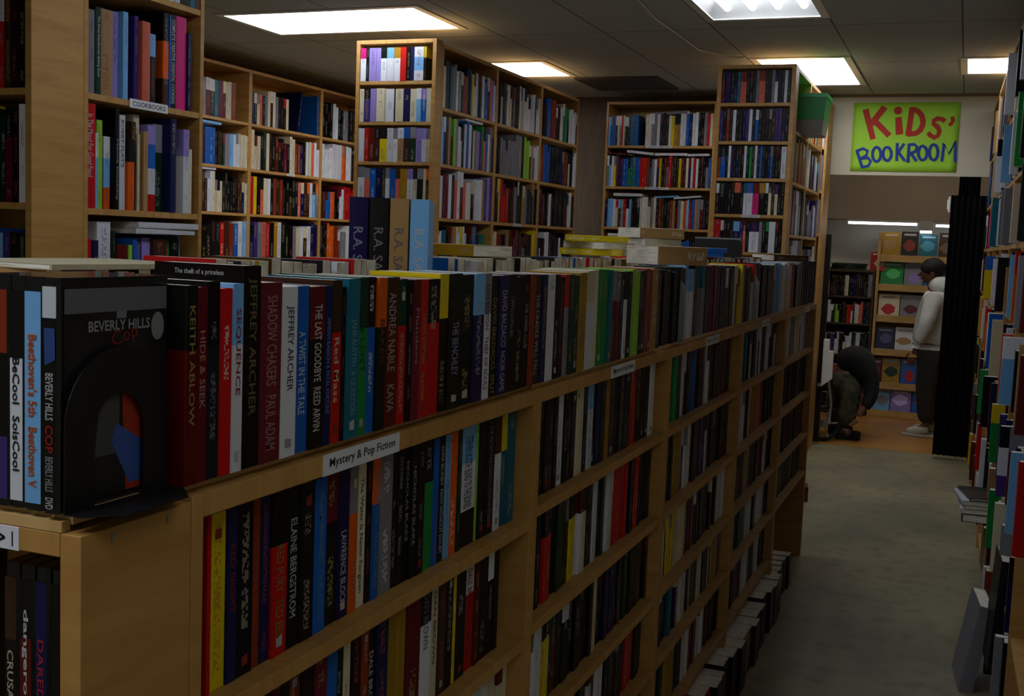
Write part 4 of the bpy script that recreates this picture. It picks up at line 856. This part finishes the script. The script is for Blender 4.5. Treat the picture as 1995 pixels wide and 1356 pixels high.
#PEOPLE
# standing figure: faces left and away, left arm hanging toward the camera side
def fingers(pts, edges, rad, wrist_i, base, dirv, side, up):
    d = Vector(dirv).normalized(); s = Vector(side).normalized(); u = Vector(up).normalized(); b = Vector(base)
    k = len(pts); pts.append(tuple(b)); edges.append((wrist_i, k)); rad.append((.026, .014)); palm = k
    chains = []
    for f, (o_, L) in enumerate(((-.024, .062), (-.008, .07), (.008, .066), (.022, .052))):
        a = b+s*o_+d*.03; p0 = a; p1 = a+d*L*.5+u*.006; p2 = a+d*L*.9+u*.022
        chains.append([(p0, .0085), (p1, .0078), (p2, .0065)])
    th = b-s*.03-d*.01; chains.append([(th, .009), (th-s*.016+d*.024+u*.008, .0085), (th-s*.02+d*.048+u*.016, .007)])
    return chains
def person_standing():
    ox, oy = -.225, 9.72
    def P(x, y, z): return (ox+x, oy+y, z)
    # x toward the right of the view, y away; he faces -x and a little +y
    pts = [P(0, 0, .70), P(0, 0, .86), P(.01, 0, 1.02), P(.01, .0, 1.14), P(-.005, .01, 1.20), P(-.03, .02, 1.27),
           P(-.0, -.085, .66), P(-.02, -.09, .38), P(.01, -.085, .08), P(-.09, -.09, .035),
           P(.02, .085, .66), P(.03, .09, .38), P(.05, .09, .08), P(-.05, .10, .035),
           P(.0, -.145, 1.10), P(-.045, -.20, .88), P(-.10, -.185, .715),
           P(.02, .145, 1.10), P(-.06, .19, .88), P(-.13, .12, .80)]
    ed = [(0, 1), (1, 2), (2, 3), (3, 4), (4, 5), (0, 6), (6, 7), (7, 8), (8, 9), (0, 10), (10, 11), (11, 12), (12, 13), (3, 14), (14, 15), (15, 16), (3, 17), (17, 18), (18, 19)]
    rad = [.095, .09, .10, .07, .04, .055, .07, .045, .032, .028, .07, .045, .032, .028, .042, .032, .022, .042, .032, .022]
    chains = fingers(pts, ed, rad, 16, P(-.118, -.183, .66), (-.2, 0, -1), (1, 0, -.1), (0, 1, 0))
    body = skin('person', pts, ed, rad, M_SKIN); tag(body, 'young person in a pale hooded sweatshirt standing at the display rack', 'person')
    for c in chains: skin('finger', [tuple(p) for p, r in c], [(0, 1), (1, 2)], [r for p, r in c], M_SKIN, body, 1)
    hc = P(-.04, .02, 1.315); R = Matrix.Rotation(.35, 3, 'Y').inverted().to_3x3()
    blob('head', hc, (.082, .068, .102), M_SKIN, body, Matrix.Rotation(-.3, 3, 'Y'))
    blob('nose', P(-.128, .025, 1.295), (.014, .010, .016), M_SKIN, body, n=8); blob('ear', P(-.025, -.05, 1.305), (.018, .010, .028), M_SKIN, body, n=8)
    for s in (-1, 1): blob('eye', P(-.112, .025+s*.028, 1.318), (.009, .010, .009), ink('#d0d0cc'), body, n=6)
    blob('mouth', P(-.113, .025, 1.262), (.008, .02, .006), ink('#5c2c24'), body, n=6)
    blob('hair', P(-.026, .02, 1.345), (.097, .082, .088), M_HAIR, body, Matrix.Rotation(-.25, 3, 'Y'), n=24, fn=lambda v: 1+.03*math.sin(v.x*40)*math.sin(v.y*37)+.02*math.sin(v.z*50))
    # hooded sweatshirt
    h = [P(.0, 0, .72), P(.005, 0, .78), P(.01, 0, .92), P(.01, 0, 1.05), P(.005, 0, 1.15), P(.0, .005, 1.19), P(.0, -.135, 1.105), P(-.04, -.20, .90), P(-.098, -.188, .745), P(.02, .135, 1.105), P(-.055, .19, .90), P(-.12, .13, .82)]
    skin('hoodie', h, [(0, 1), (1, 2), (2, 3), (3, 4), (4, 5), (3, 6), (6, 7), (7, 8), (3, 9), (9, 10), (10, 11)], [(.125, .15), (.14, .165), (.13, .155), (.13, .14), (.075, .085), .06, .078, .062, .044, .078, .062, .044], M_HOOD, body)
    mb = MB(); mb.tube([P(.0, 0, .70), P(.0, 0, .74)], .137, 24); mb.obj('hem_band', M_HOOD, body)
    mb = MB(); mb.tube([P(-.108, -.187, .715), P(-.10, -.188, .755)], .036, 14); mb.obj('cuff', M_HOOD, body)
    blob('hood', P(.05, .01, 1.20), (.105, .12, .085), M_HOOD, body, Matrix.Rotation(.5, 3, 'Y'), fn=lambda v: 1+.06*math.sin(v.y*9)*max(0, v.z))
    tr = [P(.0, 0, .77), P(.0, 0, .66), P(-.0, -.08, .60), P(-.015, -.09, .38), P(.012, -.09, .10), P(.01, .08, .60), P(.03, .09, .38), P(.05, .09, .10)]
    skin('trousers', tr, [(0, 1), (1, 2), (2, 3), (3, 4), (1, 5), (5, 6), (6, 7)], [(.118, .13), (.12, .135), .098, .08, .07, .098, .08, .07], M_TROUS, body)
    for y, x in ((-.09, 0), (.09, .04)):
        sh = MB(); sh.prism([(x+.075, -.04), (x+.085, 0), (x+.075, .04), (x-.02, .045), (x-.12, .042), (x-.165, .025), (x-.175, 0), (x-.165, -.025), (x-.12, -.042), (x-.02, -.045)], 0.001, .018, M=Matrix.Translation((ox, oy+y, 0))); s1 = sh.obj('shoe', M_SHOE, body, bevel=.004)
        skin('shoe_upper', [P(x+.04, y, .055), P(x-.03, y, .05), P(x-.10, y, .036), P(x-.14, y, .03)], [(0, 1), (1, 2), (2, 3)], [(.045, .042), (.042, .038), (.03, .038), (.018, .03)], M_SHOE, s1)
person_standing()
def person_bending():
    ox, oy = -.80, 9.22
    def P(x, y, z): return (ox+x, oy+y, z)
    pts = [P(-.02, .05, .50), P(.02, .02, .60), P(.08, .03, .63), P(.12, .10, .57), P(.13, .17, .50),
           P(-.05, -.06, .44), P(.06, -.12, .40), P(-.02, -.10, .09), P(.06, -.16, .04), P(-.10, .08, .42), P(-.02, .10, .36), P(-.10, .12, .09), P(-.02, .08, .04),
           P(.17, -.06, .50), P(.18, -.12, .34), P(.13, -.18, .24)]
    ed = [(0, 1), (1, 2), (2, 3), (3, 4), (0, 5), (5, 6), (6, 7), (7, 8), (0, 9), (9, 10), (10, 11), (11, 12), (3, 13), (13, 14), (14, 15)]
    rad = [.09, .10, .10, .06, .045, .075, .055, .038, .03, .07, .055, .038, .03, .045, .034, .024]
    ch = fingers(pts, ed, rad, 15, P(.11, -.20, .20), (-.4, -.4, -1), (.5, -.5, 0), (-.3, 0, 0))
    body = skin('person', pts, ed, rad, M_SKIN); tag(body, 'person in a black jacket and camouflage trousers bending down just inside the doorway', 'person')
    for c in ch: skin('finger', [tuple(p) for p, r in c], [(0, 1), (1, 2)], [r for p, r in c], M_SKIN, body, 1)
    blob('head', P(.12, .20, .43), (.075, .085, .095), M_SKIN, body, Matrix.Rotation(.9, 3, 'X')); blob('hair', P(.12, .19, .455), (.085, .092, .10), M_HAIR, body, Matrix.Rotation(.9, 3, 'X'))
    blob('nose', P(.12, .29, .40), (.01, .014, .014), M_SKIN, body, n=6)
    j = [P(-.04, .05, .52), P(.02, .02, .61), P(.08, -.02, .62), P(.13, -.05, .54), P(.18, -.07, .48), P(.185, -.12, .34), P(.145, -.17, .26)]
    skin('jacket', j, [(0, 1), (1, 2), (2, 3), (3, 4), (4, 5), (5, 6)], [.13, .145, .14, .10, .07, .055, .045], M_JACKET, body)
    tr = [P(-.03, .05, .50), P(-.05, -.06, .43), P(.06, -.12, .39), P(-.01, -.11, .07), P(-.10, .08, .42), P(-.02, .10, .36), P(-.09, .12, .07)]
    skin('trousers', tr, [(0, 1), (1, 2), (2, 3), (0, 4), (4, 5), (5, 6)], [.125, .11, .09, .075, .105, .09, .075], M_CAMO, body)
    for x, y in ((.0, -.12), (-.08, .11)):
        mb = MB(); mb.prism([(x-.06, y-.04), (x+.10, y-.04), (x+.135, y), (x+.10, y+.04), (x-.06, y+.04)], .001, .07, M=Matrix.Translation((ox, oy, 0))); mb.obj('shoe', M_JACKET, body, bevel=.012)
person_bending()
# push chair wheel showing past the jamb
t_ = thing('pushchair', (-.925, 8.90, 0), 0, 'pushchair with a grey spoked wheel showing past the left door jamb', 'pushchair')
mb = MB(); n = 28
for i in range(n):
    for j in range(8):
        def W(i, j):
            a = 2*math.pi*i/n; b = 2*math.pi*j/8; r = .125+.014*math.cos(b); return (.014*math.sin(b)+.0, r*math.cos(a), .139+r*math.sin(a))
        mb.quad([W(i, j), W(i+1, j), W(i+1, j+1), W(i, j+1)], smooth=True)
wh = mb.obj('wheel', M_BLACK, t_); wh.rotation_euler = (0, 0, -.9)
mb = MB(); mb.tube([(-.012, 0, .139), (.012, 0, .139)], .03, 14)
for k in range(5):
    a = k*2*math.pi/5; mb.tube([(0, 0, .139), (0, .113*math.cos(a), .139+.113*math.sin(a))], .008, 6)
mb.obj('spokes', M_GREYMETAL, wh)
mb = MB(); mb.tube([(.03, .02, .139), (.035, .02, .30), (-.03, .12, .62)], .011, 8); mb.tube([(-.2, .12, .62), (.02, .12, .62)], .011, 8); mb.tube([(-.2, .12, .62), (-.22, .02, .16)], .011, 8); mb.obj('frame', M_GREYMETAL, t_)
mb = MB(); mb.prism([(.0, .25), (.36, .22), (.40, .60), (.34, .62), (.30, .32), (.02, .32)], -.40, -.12, axis='x'); mb.obj('seat', M_JACKET, t_, bevel=.01)
mb = MB(); mb.tube([(-.21, .02, .04), (-.23, .02, .04)], .04, 14); mb.tube([(.08, .34, .04), (.06, .34, .04)], .04, 14); mb.tube([(-.22, .02, .16), (-.22, .02, .05)], .01, 8); mb.tube([(.07, .34, .25), (.07, .34, .05)], .01, 8); mb.obj('caster', M_BLACK, t_)

# ------------------------------------------------------------------ the many remaining books as one object
st = STUFF.obj('books', [M_COVER, M_PAGE], attrs=True)
tag(st, 'the many further books packed on all the shelves beyond the nearest rows', 'books', kind='stuff')

# ------------------------------------------------------------------ labels for the individual books
def desc(code):
    n = [NAMES[c] for c in code]
    if len(n) == 1: return n[0]
    if len(n) == 2: return n[0]+'-topped '+n[1]
    return ' '.join(n[:1])+', '+n[1]+' and '+n[2]
ORD = 'zeroth first second third fourth fifth sixth seventh eighth ninth tenth eleventh twelfth thirteenth fourteenth fifteenth sixteenth seventeenth eighteenth nineteenth'.split()
TENS = {2: 'twent', 3: 'thirt', 4: 'fort', 5: 'fift', 6: 'sixt', 7: 'sevent', 8: 'eight', 9: 'ninet'}
def ordn(n):
    if n < 20: return ORD[n]
    a, b = divmod(n, 10); return TENS[a]+'ieth' if b == 0 else TENS[a]+'y-'+ORD[b]
rows = {}
for o, row, code, n, said in BOOKS: rows.setdefault(row, []).append((o, code, n, said))
for row, L in rows.items():
    D = [desc(c) for _, c, _, _ in L]; B = [(D[i-1] if i else None, D[i], D[i+1] if i+1 < len(D) else None) for i in range(len(D))]
    for i, (o, c, n, said) in enumerate(L):
        if said: lab = '%s book lettered %s %s' % (D[i], said, row)
        elif D.count(D[i]) == 1: lab = '%s book %s' % (D[i], row)
        elif B.count(B[i]) == 1 and B[i][0] and B[i][2] and len(('%s book between %s and %s ones %s' % (D[i], B[i][0], B[i][2], row)).split()) <= 16: lab = '%s book between %s and %s ones %s' % (D[i], B[i][0], B[i][2], row)
        else: lab = '%s book, %s from the left %s' % (D[i], ordn(n), row)
        if len(lab.split()) > 16: lab = '%s book, %s from the left %s' % (D[i].split('-')[0].split(',')[0]+' topped', ordn(n), row)
        o['label'] = lab
